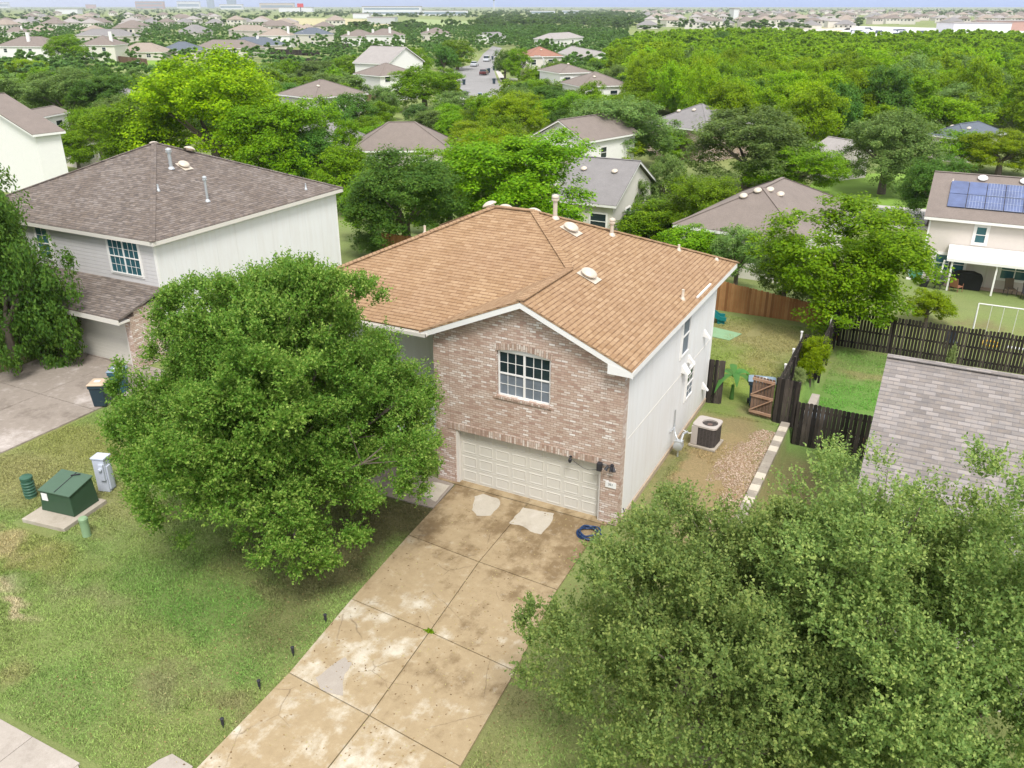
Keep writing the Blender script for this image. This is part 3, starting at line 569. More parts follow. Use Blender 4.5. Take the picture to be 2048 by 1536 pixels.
# side and rear walls
mb = MB(); mb.box(-.18, -.02, .365, HD, .16, 5.05); mb.box(XL+.35, -.18, HD-.15, HD-.01, .16, 5.05); mb.box(XL+.35, XL+.5, 1.6, HD-.15, .16, 5.05); mb.box(XL+.5, -BW+.01, 1.6, 1.75, .16, 5.05)
mb.build('side_wall', PANEL, main)
for q in ((-.05, .0, HD-.1, HD+.02, .12, 5.05), (-.05, .003, .36, .44, .12, 5.05)): MB().box(*q).build('corner_board', WHITE, main)
MB().box(-.1, -.012, .44, HD-.1, 2.62, 2.64).build('siding_seam', TRIM, main)
mb = MB(); mb.box(-.16, .03, .36, HD+.03, -.15, .155); mb.box(XL+.3, .0, 1.55, HD, -.15, .02); mb.build('foundation', FOUND, main)
window('side_window', main, 5.5, 3.35, .85, 1.4, 0-.02, SCREEN, WHITE, 'x', (1, 1), False, SCREEN, .07)
window('side_window', main, 6.55, 1.35, .85, 1.1, 0-.02, GLASS, WHITE, 'x', (2, 2), False, SCREEN, .07)
def hood(p, w=.22, name='wall_hood'):
    x, y, z = p; MB().add([(x,y,z),(x,y+w,z),(x,y+w,z+.26),(x,y,z+.26),(x+.24,y,z-.04),(x+.24,y+w,z-.04)], [(0,3,4),(1,5,2),(3,2,5,4),(0,4,5,1),(0,1,2,3)]).build(name, WHITE, main)
hood((-.02,5.85,2.68),.34); hood((-.02,6.55,2.8),.14); hood((-.02,8.45,3.1),.14); hood((-.02,9.0,.8),.14)
# roof
A_ = (XL,YF,H); V0 = (-BW-OV,YF,H); V1 = (xa,YF+BW/2+OV,H+SL*(BW/2+OV)); dd = (YB-YF)/2; R1 = (OV-dd,YF+dd,H+SL*dd); R0 = (XL+dd,YF+dd,H+SL*dd)
AP = (xa,-.30,V1[2]); GE = (-BW-OV,-.30,H); RF = (OV,-.30,H); RB = (OV,YB,H); LB = (XL,YB,H)
mb = MB()
for poly in ([A_, V0, V1, R1, R0], [GE, AP, V1, V0], [RF, RB, R1, V1, AP], [RB, LB, R0, R1], [LB, A_, R0]): mb.slab(poly[::1] if True else poly, .06)
# make sure every slope faces up
mb.build('roof', TAN, main)
mb = MB(); rails(mb, [(R1, V1), (R1, RB), (R0, A_), (R0, LB), (R0, R1), (AP, V1)], .25, .03, .012); mb.build('ridge_cap', TAN, main)
mb = MB(); mb.box(XL+.02, OV-.02, YF+.55, YB-.02, H-.17, H-.085); mb.box(-BW-OV+.02, OV-.02, .21, YF+.9, H-.17, H-.085); mb.build('soffit', TRIM, main)
mb = MB(); mb.box(OV-.03, OV-.004, -.28, YB, H-.2, H-.03); mb.box(XL, OV-.03, YB-.03, YB-.003, H-.2, H-.03); mb.box(XL, XL+.03, YF, YB-.03, H-.2, H-.03)
def rake(mb, p, q, y0, y1, t=.2): mb.prism([(p[0],p[2]-.04-t),(q[0],q[2]-.04-t),(q[0],q[2]-.04),(p[0],p[2]-.04)], y0, y1, 'y')
rake(mb, GE, AP, -.29, -.255); rake(mb, AP, RF, -.29, -.255)
rake(mb, GE, AP, -.255, .0, .05); rake(mb, AP, RF, -.255, .0, .05)
mb.prism([(-.42, H-.05+.13), (-.42, H-.21), (.26, H-.21), (.29, H-.05)], -.293, .0, 'y'); mb.build('fascia', WHITE, main)
mb = MB(); mb.box(XL, -BW-.02, YF-.13, YF-.005, H-.16, H-.15); mb.box(XL, -BW-.02, YF-.14, YF-.125, H-.16, H-.05); mb.box(-BW-.035, -BW-.02, YF-.14, YF-.005, H-.16, H-.05); mb.box(XL, -BW-.02, YF-.012, YF-.0, H-.16, H-.05); mb.build('gutter', TRIM, main)
nr, nfv, nbk, nlf = (SL,0,1), (0,-SL,1), (0,SL,1), (-SL,0,1)
dome('roof_vent', main, (-4.22,5.78,zp(-4.22)), nr); dome('roof_vent', main, (-2.55,3.36,zp(-2.55)), nr)
def onback(x, y): return (x, y, H+SL*(YB-y))
dome('roof_vent', main, onback(-6.9,6.25), nbk); dome('roof_vent', main, onback(-5.85,6.35), nbk); dome('roof_vent', main, (-7.75,6.7,H+SL*(-7.75-XL)), nlf)
pipe('flue_pipe', main, (-4.88,6.0,zp(-4.88)-.02), .62, .075); pipe('flue_pipe', main, (-3.29,7.3,zp(-3.29)-.02), .42, .065)
for x_, y_, h_ in ((-.14,5.62,.34), (-1.44,9.34,.22), (-.3,10.45,.08), (-9.9,5.6,.3)): pipe('vent_pipe', main, (x_, y_, (zp(x_) if x_ > -5 else H+SL*(x_-XL))-.02), h_, .045, False)
mb = MB(); mb.obox((.165,6.3,zp(.165)+.03), (.165,7.95,zp(.165)+.03), .06, .05); mb.build('loose_trim', WHITE, main)
# things on the front wall
t = thing('security_camera', 'small black camera hanging from the garage lintel on a thin cord', 'camera', (-1.51,-.03,1.98)); mb = MB(); mb.box(-.04,.04,-.02,.02,-.01,.04); mb.build('bracket', METALD, t); mb = MB(); mb.lathe([(.02,.0),(.05,-.03),(.055,-.1),(.03,-.15),(.005,-.16)], (0,-.06,0), 12); mb.build('housing', METALD, t, smooth=True)
mb = MB(); mb.tube([(-1.5,-.03,1.93),(-1.3,-.05,1.82),(-1.1,-.06,1.74),(-.9,-.06,1.72),(-.7,-.05,1.78),(-.6,-.04,1.88)], .007, 5); tag(mb.build('power_cord', METALD), 'thin black cord sagging across the top of the garage door', 'cord')
t = thing('wall_lamp', 'black box lamp at the upper right corner of the garage door', 'lamp', (-.58,-.02,1.95)); mb = MB(); mb.box(-.07,.07,-.16,-.02,-.13,.12); mb.build('housing', METALD, t, bevel=.01); mb = MB(); mb.box(-.03,.03,-.03,.015,-.05,.05); mb.build('bracket', METALD, t)
t = thing('flood_light', 'black twin head flood light with motion sensor on the brick pier', 'lamp', (-.23,-.02,2.02)); mb = MB(); mb.lathe([(.055,0),(.055,.03),(.02,.05)], (0,.01,0), 14, (0,-1,0)); mb.build('mount', METALD, t)
for s in (-1, 1): mb = MB(); mb.cyl((s*.02,-.05,0), (s*.1,-.14,.02 if s > 0 else -.06), .014); mb.cyl((s*.08,-.12,.03), (s*.13,-.2,-.08), .03, .06, 12); mb.build('lamp_head', METALD, t)
mb = MB(); mb.cyl((0,-.05,-.02), (0,-.12,-.14), .03, .04); mb.cyl((-.33,-.03,-.02), (0,-.03,.0), .012); mb.build('sensor', METALD, t)
t = thing('number_plaque', 'white house number plaque reading 351 on the brick pier', 'sign', (-.245,-.004,1.37)); mb = MB(); mb.box(-.165,.165,-.018,.0,-.095,.095); mb.build('plate', paint('plaque', (.8,.79,.77), .5, .03), t)
def text(s, parent, loc, size, mat, rot=(PI/2,0,0)):
    cu = bpy.data.curves.new('txt', 'FONT'); cu.body = s; cu.size = size; cu.align_x = 'CENTER'; cu.align_y = 'CENTER'; cu.extrude = .003
    o = bpy.data.objects.new('txt', cu); COL.objects.link(o); bpy.context.view_layer.update(); me = bpy.data.meshes.new_from_object(o); bpy.data.objects.remove(o)
    r = bpy.data.objects.new('digits', me); COL.objects.link(r); me.materials.clear(); me.materials.append(mat); r.parent = parent; r.location = loc; r.rotation_euler = rot; return r
text('351', t, (0,-.02,.012), .1, METALD)
# ------------------------------------------------------------------ generic hip / gable house in a local frame
def house(name, label, x0, x1, y0, y1, ze, kind='hip', root_loc=(0,0,0), rz=0, wall=STUCCO, roof=R_BR, trim=WHITE, over=.35, s=.42, wins=(), chim=(), vents=(), cat='house', group=None, side=None, base=-.3):
    """eave rectangle x0..x1, y0..y1 at height ze above the local origin"""
    if not wins and name == 'neighbour_house' and 'gable wall' not in label and (x1-x0) < 26: wins = [('y', .14, max(.9, ze-1.95), 1.3, 1.2), ('y', .62, max(.9, ze-1.95), 1.3, 1.2), ('x', .3, max(.9, ze-1.95), 1.0, 1.1)]
    t = thing(name, label, cat, root_loc, rz, group); a, b, c, d = x0+over, x1-over, y0+over, y1-over
    m = MB(); top = ze-.12
    if kind == 'hip': m.box(a, b, c, d, base, top)
    elif kind == 'gx': ym = (y0+y1)/2; m.prism([(c, base), (d, base), (d, top), (ym, ze+s*(y1-y0)/2-.12), (c, top)], a, b, 'x')
    else: xm = (x0+x1)/2; m.prism([(a, base), (b, base), (b, top), (xm, ze+s*(x1-x0)/2-.12), (a, top)], c, d, 'y')
    m.build('wall', wall, t)
    if side: m = MB(); m.box(b-.01, b+.02, c-.02, d+.02, base, top) ; m.build('side_wall', side, t)
    w_, dp = x1-x0, y1-y0; m = MB(); P = lambda x, y, z=ze: (x, y, z); caps = []
    if kind == 'hip':
        h = min(w_, dp)/2; zr = ze+s*h
        if w_ >= dp: r0, r1 = P(x0+h, y0+h, zr), P(x1-h, y0+h, zr); fs = [[P(x0,y0),P(x1,y0),r1,r0],[P(x1,y0),P(x1,y1),r1],[P(x1,y1),P(x0,y1),r0,r1],[P(x0,y1),P(x0,y0),r0]]; caps = [(r0,P(x0,y0)),(r0,P(x0,y1)),(r1,P(x1,y0)),(r1,P(x1,y1))]
        else: r0, r1 = P(x0+h, y0+h, zr), P(x0+h, y1-h, zr); fs = [[P(x0,y0),P(x1,y0),r0],[P(x1,y0),P(x1,y1),r1,r0],[P(x1,y1),P(x0,y1),r1],[P(x0,y1),P(x0,y0),r0,r1]]; caps = [(r0,P(x0,y0)),(r0,P(x1,y0)),(r1,P(x0,y1)),(r1,P(x1,y1))]
        if (Vector(r0)-Vector(r1)).length > .1: caps.append((r0, r1))
    elif kind == 'gx': ym = (y0+y1)/2; zr = ze+s*dp/2; r0, r1 = P(x0,ym,zr), P(x1,ym,zr); fs = [[P(x0,y0),P(x1,y0),r1,r0],[P(x1,y1),P(x0,y1),r0,r1]]; caps = [(r0, r1)]
    else: xm = (x0+x1)/2; zr = ze+s*w_/2; r0, r1 = P(xm,y0,zr), P(xm,y1,zr); fs = [[P(x1,y0),P(x1,y1),r1,r0],[P(x0,y1),P(x0,y0),r0,r1]]; caps = [(r0, r1)]
    for f in fs:
        f = [q for i, q in enumerate(f) if (Vector(q)-Vector(f[i-1])).length > .01]
        m.slab(f, .07)
    ro = m.build('roof', roof, t); m = MB(); rails(m, caps, .24, .03, .01); m.build('ridge_cap', roof, t)
    m = MB(); e = .03; z0, z1 = ze-.2, ze-.03
    if kind != 'gy': m.box(x0, x1, y0+.003, y0+e, z0, z1); m.box(x0, x1, y1-e, y1-.003, z0, z1)
    if kind != 'gx': m.box(x0+.003, x0+e, y0+e, y1-e, z0, z1); m.box(x1-e, x1-.003, y0+e, y1-e, z0, z1)
    if kind == 'hip': m.box(x0+e, x1-e, y0+e, y1-e, ze-.18, ze-.1)
    if kind == 'gx':
        for X in (x0+.003, x1-e):
            for s0 in (y0, y1): m.prism([(s0, ze-.2), ((y0+y1)/2, zr-.2), ((y0+y1)/2, zr-.045), (s0, ze-.045)][::(1 if s0 == y0 else -1)], X, X+e-.003, 'x')
    if kind == 'gy':
        for Y in (y0+.003, y1-e):
            for s0 in (x0, x1): m.prism([(s0, ze-.2), ((x0+x1)/2, zr-.2), ((x0+x1)/2, zr-.045), (s0, ze-.045)][::(1 if s0 == x0 else -1)], Y, Y+e-.003, 'y')
    m.build('fascia', trim, t)
    for i, wdn in enumerate(wins):
        fc, wx, wz, ww, wh = wdn[:5]; gl = wdn[5] if len(wdn) > 5 else GLASS
        window('window', t, (a+(b-a)*wx) if fc == 'y' else (c+(d-c)*wx), wz, ww, wh, c if fc == 'y' else b, gl, WHITE, 'y' if fc == 'y' else 'x', (1, 1), ww > 1.3, None, .08)
    for cx, cy, chh in chim: MB().box(x0+w_*cx-.45, x0+w_*cx+.45, y0+dp*cy-.3, y0+dp*cy+.3, 0, chh).build('chimney', WHITE, t)
    for vx, vy in vents:
        X, Y = x0+w_*vx, y0+dp*vy
        zz = ze+s*(min(X-x0, x1-X, Y-y0, y1-Y) if kind == 'hip' else min(Y-y0, y1-Y) if kind == 'gx' else min(X-x0, x1-X)); dome('roof_vent', t, (X, Y, zz), (0, -s*.8, 1), .25, METAL, False)
    return t
def seg(L, R, ze):            # eave end pixels at height ze above the ground there -> origin, width, angle
    zg = float(FARZ); 
    for _ in range(6): a = G(L[0], L[1], zg+ze); b = G(R[0], R[1], zg+ze); zg = float(hgt((a.x+b.x)/2, (a.y+b.y)/2))
    return Vector((a.x, a.y, zg)), math.hypot(b.x-a.x, b.y-a.y), math.atan2(b.y-a.y, b.x-a.x)
def bgh(label, L, R, ze, depth, kind='hip', name='neighbour_house', **kw):
    o, wd, rz = seg(L, R, ze); return house(name, label, 0, wd, 0, depth, ze, kind, o, rz, **kw)
# ---- grey roofed neighbour on the left
ln = house('siding_house', 'two storey pale siding house with a brown hip roof left of the big oak', -34.4+21.8, 0, 0, 12.65, H, 'hip', (-21.8,3.45,0), 0, PANEL, GREYB, TRIM, .3, .434)
for o in list(ln.children):
    if o.name.startswith('wall'): o.data.materials[0] = PANEL
mb = MB(); mb.box(-12.28, -.32, .285, .3, 2.9, 5.04); mb.build('lap_siding', LAP, ln)
for q in ((-.38, -.28, .26, .36, .1, 5.04), (-.37,-.285,12.3,12.36,.1,5.04)): MB().box(*q).build('corner_board', WHITE, ln)
window('window', ln, -3.15, 3.42, 1.9, 1.5, .28, TEAL, WHITE, 'y', (3, 2), True, TEAL, .07); window('window', ln, -7.9, 3.42, .9, 1.5, .28, TEAL, WHITE, 'y', (2, 2), False, TEAL, .07)
mb = MB(); mb.slab([(-12.3,-2.15,2.42),(-.2,-2.15,2.42),(-.2,.28,3.1),(-12.3,.28,3.1)], .09); mb.build('garage_roof', GREYB, ln)
mb = MB(); mb.box(-12.3,-.2,-2.16,-2.13,2.18,2.39); mb.box(-12.3,-.2,-2.13,-1.6,2.2,2.28); mb.build('garage_fascia', TRIM, ln)
mb = MB(); mb.box(-12.1,-5.15,-1.55,-1.3,0,2.3); mb.box(-5.15,-.62,-1.55,-1.3,2.05,2.3); mb.box(-.62,-.3,-1.55,-1.3,0,2.3); mb.box(-.5,-.3,-1.3,.28,0,2.6); mb.build('brick_pier', BRICK, ln)
mb = MB(); mb.box(-5.15,-.62,-1.36,-1.32,.04,2.1)
for j in range(12): mb.box(-5.15,-.62,-1.367,-1.359,.1+j*.165,.1+j*.165+.13)
mb.build('garage_door', CREAM, ln)
for q in ((-5.15,-5.03,-1.5,-1.36,.04,2.05), (-.74,-.62,-1.5,-1.36,.04,2.05)): MB().box(*q).build('door_jamb', TRIM, ln)
LP = lambda x, y: (x, y, H+.434*min(-x, y, 12.65-y, x+12.6))
def lp(p): return (p[0]+21.8, p[1]-3.45)
for (x_, y_, h_, r_) in ((-26.0+21.8,8.7-3.45,.75,.08), (-21.8-1.5+21.8,7.6-3.45+.5,.95,.06)): pipe('flue_pipe', ln, LP(x_, y_), h_, r_, True, GALV)
pipe('vent_pipe', ln, LP(-2.9,3.2), .3, .04, False, GALV); pipe('vent_pipe', ln, LP(-.6,10.4), .3, .04, False, GALV)
dome('roof_vent', ln, LP(-4.2,6.0), (.434,0,1)); dome('roof_vent', ln, (-7.0,6.9,LP(-7.0,6.9)[2]), (-.2,.4,1)); dome('roof_vent', ln, (-5.2,7.4,LP(-5.2,7.4)[2]), (0,.434,1))
# ---- light grey roof on the right
rn = house('grey_roof_house', 'single storey house with a weathered light grey shingle roof at the right edge', 0, 15, 0, 12.6, 2.95, 'gx', (6.2,-2.4,-.7), 0, STUCCO, LGREY, TRIM, .35, .465)
# ---- far left white house
Q_ = G(133,262,5.6); house('neighbour_house', 'white two storey gable wall house cut by the left edge of the photo', -16, 0, 0, 2.6, 6.4, 'gy', (Q_.x-4.0,Q_.y,-1.3), -.12, WHITE, R_BR, WHITE, .3, .3, base=-2)
bgh('low white wing with a brown roof behind the white house at the left edge', (68,237), (141,223), 4.6, 4, 'gx', wall=WHITE, roof=R_BR, s=.35)
# ---- solar house
B = GT(1843,560); 
def z_on(u, v, y): d = dirn(u, v); t = (y-CP[1])/d[1]; return Vector(CP+t*d)
sb = B.y; ze = z_on(1850,430,sb).z-B.z; e0 = z_on(1850,428,sb-.3)
print('solar', B, ze)
RB_ = z_on(1888,336,sb+4.2)
so = house('solar_house', 'beige two storey house with blue solar panels on its brown roof', 0, 13, 0, 9.4, ze, 'gx', (e0.x,sb-.35,B.z), 0, STUCCO, R_BR, WHITE, .35, .44)
sc_ = ze/5.0
mb = MB(); mb.box(.33,.43,.32,.36,0,ze-.15); mb.build('corner_board', WHITE, so)
window('upper_window', so, 3.05, ze*.66, .62, 1.05, .35, TEAL, WHITE, 'y', (1,1), False, TEAL, .14)
window('window', so, 1.1, ze*.17, .85, 1.15, .35, TEAL, WHITE, 'y', (1,1), False, TEAL, .12); window('window', so, 2.05, ze*.17, .8, 1.15, .35, TEAL, WHITE, 'y', (1,1), False, TEAL, .12); window('window', so, 4.9, ze*.17, 1.6, 1.15, .35, TEAL, WHITE, 'y', (1,1), True, TEAL, .12)
mb = MB(); mb.box(3.35,4.1,.31,.35,0,1.95); mb.box(3.2,3.3,.3,.35,0,1.95); mb.box(4.15,4.25,.3,.35,0,1.95); mb.build('back_door', CREAM, so)
t = thing('solar_array', 'blue solar panels mounted in two rows on the beige house roof', 'solar panel', (e0.x,sb-.35,B.z+ze)); sz = lambda y: .44*y+.1
PVB = glass('pv_blue', (.07,.095,.19), .3); PVF = paint('pv_frame', (.45,.5,.62), .4, .05)
for r in range(2):
    for c in range(7):
        x0 = 1.15+c*1.06; y0 = 1.05+r*1.35; y1 = y0+1.3; 
        o = MB().slab([(x0,y0,sz(y0)),(x0+1.02,y0,sz(y0)),(x0+1.02,y1,sz(y1)),(x0,y1,sz(y1))], .04).build('panel', PVB, t)
        if c+r > 0 and not (r == 1 and c < 2):
            m = MB()
            for q in range(1, 6): X_ = x0+1.02*q/6; m.obox((X_,y0,sz(y0)+.004), (X_,y1,sz(y1)+.004), .012, .006)
            for q in range(3): Y_ = y0+.02+(1.26)*q/2; m.obox((x0,Y_,sz(Y_)+.006), (x0+1.02,Y_,sz(Y_)+.006), .04, .006)
            m.build('cell_grid', PVF, o)
for vx in (2.9, 5.3): dome('roof_vent', so, (vx, 4.2, ze+.44*4.2), (0,-.44,1), .3, WHITE, False)
pipe('vent_pipe', so, (1.2,3.7,ze+.44*3.7), .2, .05, False)
mb = MB(); mb.slab([(1.75,-1.9,2.15),(12.5,-1.9,2.15),(12.5,.3,2.55),(1.75,.3,2.55)], .07); mb.box(1.75,12.5,-1.95,-1.9,2.02,2.2); mb.build('patio_cover', WHITE, so)
for px in (2.1, 4.55, 7.5, 10.2): mb = MB(); mb.box(px-.05,px+.05,-1.82,-1.72,0,2.1); mb.build('patio_post', WHITE, so)
mb = MB(); mb.box(e0.x+1.9,e0.x+13,sb-2.6,sb,B.z-.25,B.z+.04); tag(mb.build('patio_slab', conc('patio', (.42,.3,.24), (.5,.38,.31), (.58,.47,.4))), kind='structure')
SO = Vector((e0.x, sb-.35, B.z))
# ---- other houses, eave ends given left to right as seen
GAR = [('y', .12, .3, 4.6, 2.0, CREAM)]
W2 = [('y', .12, 3.4, 1.2, 1.1), ('y', .62, 3.4, 1.2, 1.1), ('y', .2, .8, 1.2, 1.3), ('y', .7, .8, 1.2, 1.3)]
W1 = [('y', .15, .9, 1.4, 1.2), ('y', .65, .9, 1.4, 1.2)]
bgh('grey roofed house half hidden in trees behind the brown hip roof', (228,205), (325,198), 2.6, 9, 'hip', roof=R_GR, wall=STUCCO)
bgh('small brown roof with white vents between the left houses and trees', (150,290), (226,280), 2.6, 9, 'hip', roof=R_BR, vents=((.5,.3),))
bgh('cream two storey house with a brown hip roof left of the round lawn', (628,196), (737,186), 5.0, 9, 'hip', roof=R_BR, wall=TRIM, vents=((.3,.3),))
bgh('white two storey house with stepped gable roofs left of the street', (775,128), (850,122), 5.2, 10, 'gy', roof=R_LG, wall=WHITE, s=.5)
bgh('white house front with low brown roof behind the loose lawn trees', (759,152), (840,147), 4.6, 9, 'hip', roof=R_BR, wall=WHITE, wins=W2[:2])
bgh('long brown roofed house directly behind the lime green trees', (697,302), (905,300), 2.7, 8, 'hip', roof=R_BR, wall=STUCCO, s=.6)
bgh('slate grey roofed house with white walls behind the left oak', (630,283), (738,272), 2.8, 8, 'hip', roof=R_GR, wall=WHITE, s=.5)
o = bgh('white gabled house with a brown garage roof in the centre trees', (1062,270), (1172,284), 4.4, 9, 'gy', roof=R_BR, wall=WHITE, s=.5)
mb = MB(); mb.slab([(-.3,-1.6,2.3),(6.2,-1.6,2.3),(6.2,.36,3.1),(-.3,.36,3.1)], .08); mb.build('garage_roof', R_BR, o); mb = MB(); mb.box(.3,5.6,-1.2,.3,0,2.25); mb.build('garage', WHITE, o); mb = MB(); mb.box(-.3,6.2,-1.63,-1.6,2.1,2.28); mb.build('garage_fascia', TRIM, o)
mb = MB(); mb.box(2.6,2.85,.2,.36,4.9,5.4); mb.build('gable_vent', METAL, o)
bgh('brick house with a white framed window and a grey hip roof', (1290,246), (1418,262), 3.6, 9, 'hip', wall=BRICK, roof=R_GR, s=.5, wins=(('y', .5, 1.6, .9, 1.2),), vents=((.3,.3),(.5,.35)))
bgh('grey roof corner behind the large grey green oaks', (1612,302), (1668,312), 2.7, 6, 'gx', roof=R_LG)
bgh('slate blue hip roof house among the trees on the right', (1852,268), (1935,278), 2.8, 9, 'hip', roof=R_BL, s=.5, vents=((.3,.3),(.7,.3)))
bgh('grey roofed house with white vents behind the tan roof', (1098,398), (1232,412), 3.0, 10, 'gx', roof=R_GR, wall=TRIM, s=.5, vents=((.25,.35),(.72,.35)))
bgh('long brown gabled roof with five vents behind the back fence', (1345,452), (1610,490), 2.7, 12, 'hip', roof=R_BR, wall=TRIM, s=.5, vents=((.4,.25),(.48,.3),(.55,.35),(.62,.38),(.82,.25)))
bgh('house with a rusty red hip roof and cream walls right of the street', (1050,113), (1127,112), 5.2, 10, 'hip', roof=R_RD, wall=TRIM, vents=((.5,.3),))
bgh('two storey white house with a wide brown roof right of the street', (1118,146), (1186,144), 5.2, 10, 'hip', roof=R_BR, wall=WHITE, s=.35, vents=((.5,.35),))
bgh('cream garage front house with brown roof below the wide white house', (1135,180), (1190,181), 2.9, 9, 'hip', roof=R_BR, wall=CREAM)
o = bgh('white house with a red brick chimney breast and a brown gable roof', (1160,173), (1262,170), 4.6, 9, 'hip', roof=R_BR, wall=WHITE, vents=((.4,.3),)); mb = MB(); mb.box(.33,.75,.2,.37,0,4.4); mb.build('brick_pier', BRICK, o)
bgh('long grey roof with a white patio cover above the rusty red roof', (1115,105), (1172,118), 2.9, 9, 'gx', roof=R_LG, wall=WHITE)
bgh('pale two storey house above the long grey roof', (1108,78), (1168,74), 5.0, 9, 'hip', roof=R_LG, wall=WHITE)
bgh('pale grey roofed house left of the far tree line', (982,74), (1014,72), 3.0, 9, 'gx', roof=R_GR, wall=WHITE)
for lab, L, R, ze, wl, rf, ch in (
 ('white two storey house with a tall hip roof and chimney at the upper left', (-10,92), (94,93), 5.2, WHITE, R_BR, ((.55,.25,9),)),
 ('beige two storey house with a patio gazebo beyond the yellow trees', (158,90), (229,90), 5.2, TRIM, R_BR, ((.8,.3,9),)),
 ('single storey brown roofed house behind the dark round garden tree', (230,104), (325,104), 2.6, STUCCO, R_TN, ()),
 ('house with a slate blue roof in the upper left row', (316,101), (394,101), 2.6, STUCCO, R_BL, ()),
 ('house with a pale brown roof and an arched white porch', (384,96), (505,97), 2.8, TRIM, R_BR, ()),
 ('slate roofed house with a white chimney behind the arched porch', (450,88), (532,91), 2.8, STUCCO, R_BL, ((.6,.4,6),)),
 ('two storey white house with a tall chimney in the upper left row', (515,71), (580,71), 5.0, WHITE, R_TN, ((.9,.3,8.5),)),
 ('cream house with solar panels on a dark roof', (583,68), (637,69), 5.0, CREAM, R_BL, ((.3,.2,6),)),
 ('gabled house with white chimney and red deck in the upper left', (680,72), (728,73), 4.0, WHITE, R_BR, ((.3,.1,6),)),
 ('pale house with two white chimneys left of the meadow', (730,70), (782,71), 4.6, WHITE, R_BR, ((.2,.2,7),(.85,.2,8))),
 ('brown roofed house with a white chimney below the green meadow', (840,66), (872,67), 3.6, TRIM, R_BR, ((.3,.2,6),)),
 ('two storey tan house with a steep roof in the upper left rows', (455,60), (512,62), 4.6, STUCCO, R_TN, ()),
 ('brown roof with white chimney between garden trees at far left', (0,64), (48,64), 3.0, TRIM, R_BR, ((.8,.3,6),)),
 ('wide brown roof behind the beige two storey house', (150,70), (240,72), 4.2, STUCCO, R_GR, ())):
    bgh(lab, L, R, ze, 11, 'hip', roof=rf, wall=wl, chim=ch, wins=W2 if ze > 4.9 else W1, s=.48)
# ------------------------------------------------------------------ fences, gate, retaining wall
def fence(name, label, p, q, h, mat, side=1, group=None, pw=.14, gap=.008, topless=False, posts=True, rnd=.02, lod=False):
    p = Vector(p); q = Vector(q); p.z = float(hgt(p.x, p.y)) if p.z == 0 else p.z; q.z = float(hgt(q.x, q.y)) if q.z == 0 else q.z
    d = Vector((q.x-p.x, q.y-p.y, 0)); Ln = d.length; d.normalize(); rz = math.atan2(d.y, d.x); t = thing(name, label, 'fence', p, rz, group)
    n = max(1, int(Ln/pw)); mb = MB(); r = random.Random(int(Ln*100))
    if lod: n = max(1, int(Ln/1.2))
    w_ = Ln/n
    for i in range(n):
        z = (q.z-p.z)*(i+.5)/n; hh = h+r.uniform(-rnd, rnd); a, b = i*w_+gap/2, (i+1)*w_-gap/2; th = r.uniform(0, .008)
        if lod: mb.box(a, b, -.012, .012, z-.05, z+hh); continue
        c = min(.03, (b-a)*.3); mb.prism([(a, z-.05), (b, z-.05), (b, z+hh-c), (b-c, z+hh), (a+c, z+hh), (a, z+hh-c)], -.01+th, .01+th, 'y')
    mb.build('fence_boards', mat, t)
    mb = MB()
    for f in (.15, .5, .85): mb.obox((0, side*.035, h*f), (Ln, side*.035, q.z-p.z+h*f), .04, .08)
    mb.build('rail', mat, t)
    if posts:
        m = max(1, round(Ln/2.4))
        for i in range(m+1): x = Ln*i/m; z = (q.z-p.z)*i/m; MB().box(x-.045, x+.045, side*.06, side*.15, z-.1, z+h*.97).build('post', mat, t)
    return t
fence('wood_fence', 'orange cedar fence along the back of the brick house lawn', (-2.6,20.6,0), (3.42,20.75,0), 1.56, W_OR, 1)
fence('wood_fence', 'orange cedar fence seen between the brown roofed and the tan roofed house', (-23,20.9,0), (-2.6,20.6,0), 1.56, W_OR, 1)
fence('side_fence', 'dark weathered side fence running back from the gate', (2.72,9.2,.0001), (2.72,14.1,.0001), 1.75, W_DK, -1)
fence('side_fence', 'short dark cross fence behind the bright green shrub', (2.78,14.2,.0001), (3.42,14.2,-.1), 1.75, W_DK, 1)
fence('side_fence', 'dark weathered fence running from the short cross fence to the orange fence', (3.45,14.25,-.2), (3.45,20.6,-.2), 1.75, W_DK, -1)
fence('dark_fence', 'black stained fence panel right of the open gate', (2.66,9.13,.0001), (3.42,9.05,.0001), 1.78, W_DK, 1)
fence('dark_fence', 'long low black fence between the block wall and the light grey roof', (3.46,9.05,-.7), (6.4,9.0,-.7), 1.72, W_DK, 1)
fence('small_fence', 'short dark fence stub at the rear corner of the white side wall', (.06,9.64,.0001), (.56,9.72,.0001), 1.8, W_DK, 1)
fence('gapped_fence', 'long dark fence with light gaps in front of the swing set', (3.55,20.15,-.7), (15,20.3,-.7), 1.75, W_DK, 1, gap=.03, rnd=.04)
for i, (x, y, z) in enumerate(((2.66,10.6,1.3), (2.66,12.2,1.35), (2.66,13.9,1.5), (3.38,17.3,1.2), (3.38,19.2,1.2))):
    mb = MB(); mb.box(x-.03, x+.03, y-.03, y+.03, -.2 if x > 3 else 0, z+.4); mb.box(x-.045, x+.045, y-.045, y+.045, z+.4, z+.45)
    tag(mb.build('white_post', WHITE), 'slim white metal post standing against the dark side fence', 'post', 'white posts along the side fence')
g = thing('wooden_gate', 'wooden gate with pale diagonal brace standing beside the black fence', 'gate', (2.6,9.16,0), math.atan2(.14,-.84))
mb = MB()
for i in range(7): mb.box(.02+i*.118, .02+i*.118+.1, -.01, .01, .06, 1.62)
mb.build('gate_boards', W_GT, g)
for z in (.2, .85, 1.5): mb = MB(); mb.box(.0, .85, .012, .05, z-.05, z+.05); mb.build('cross_rail', W_PALE, g)
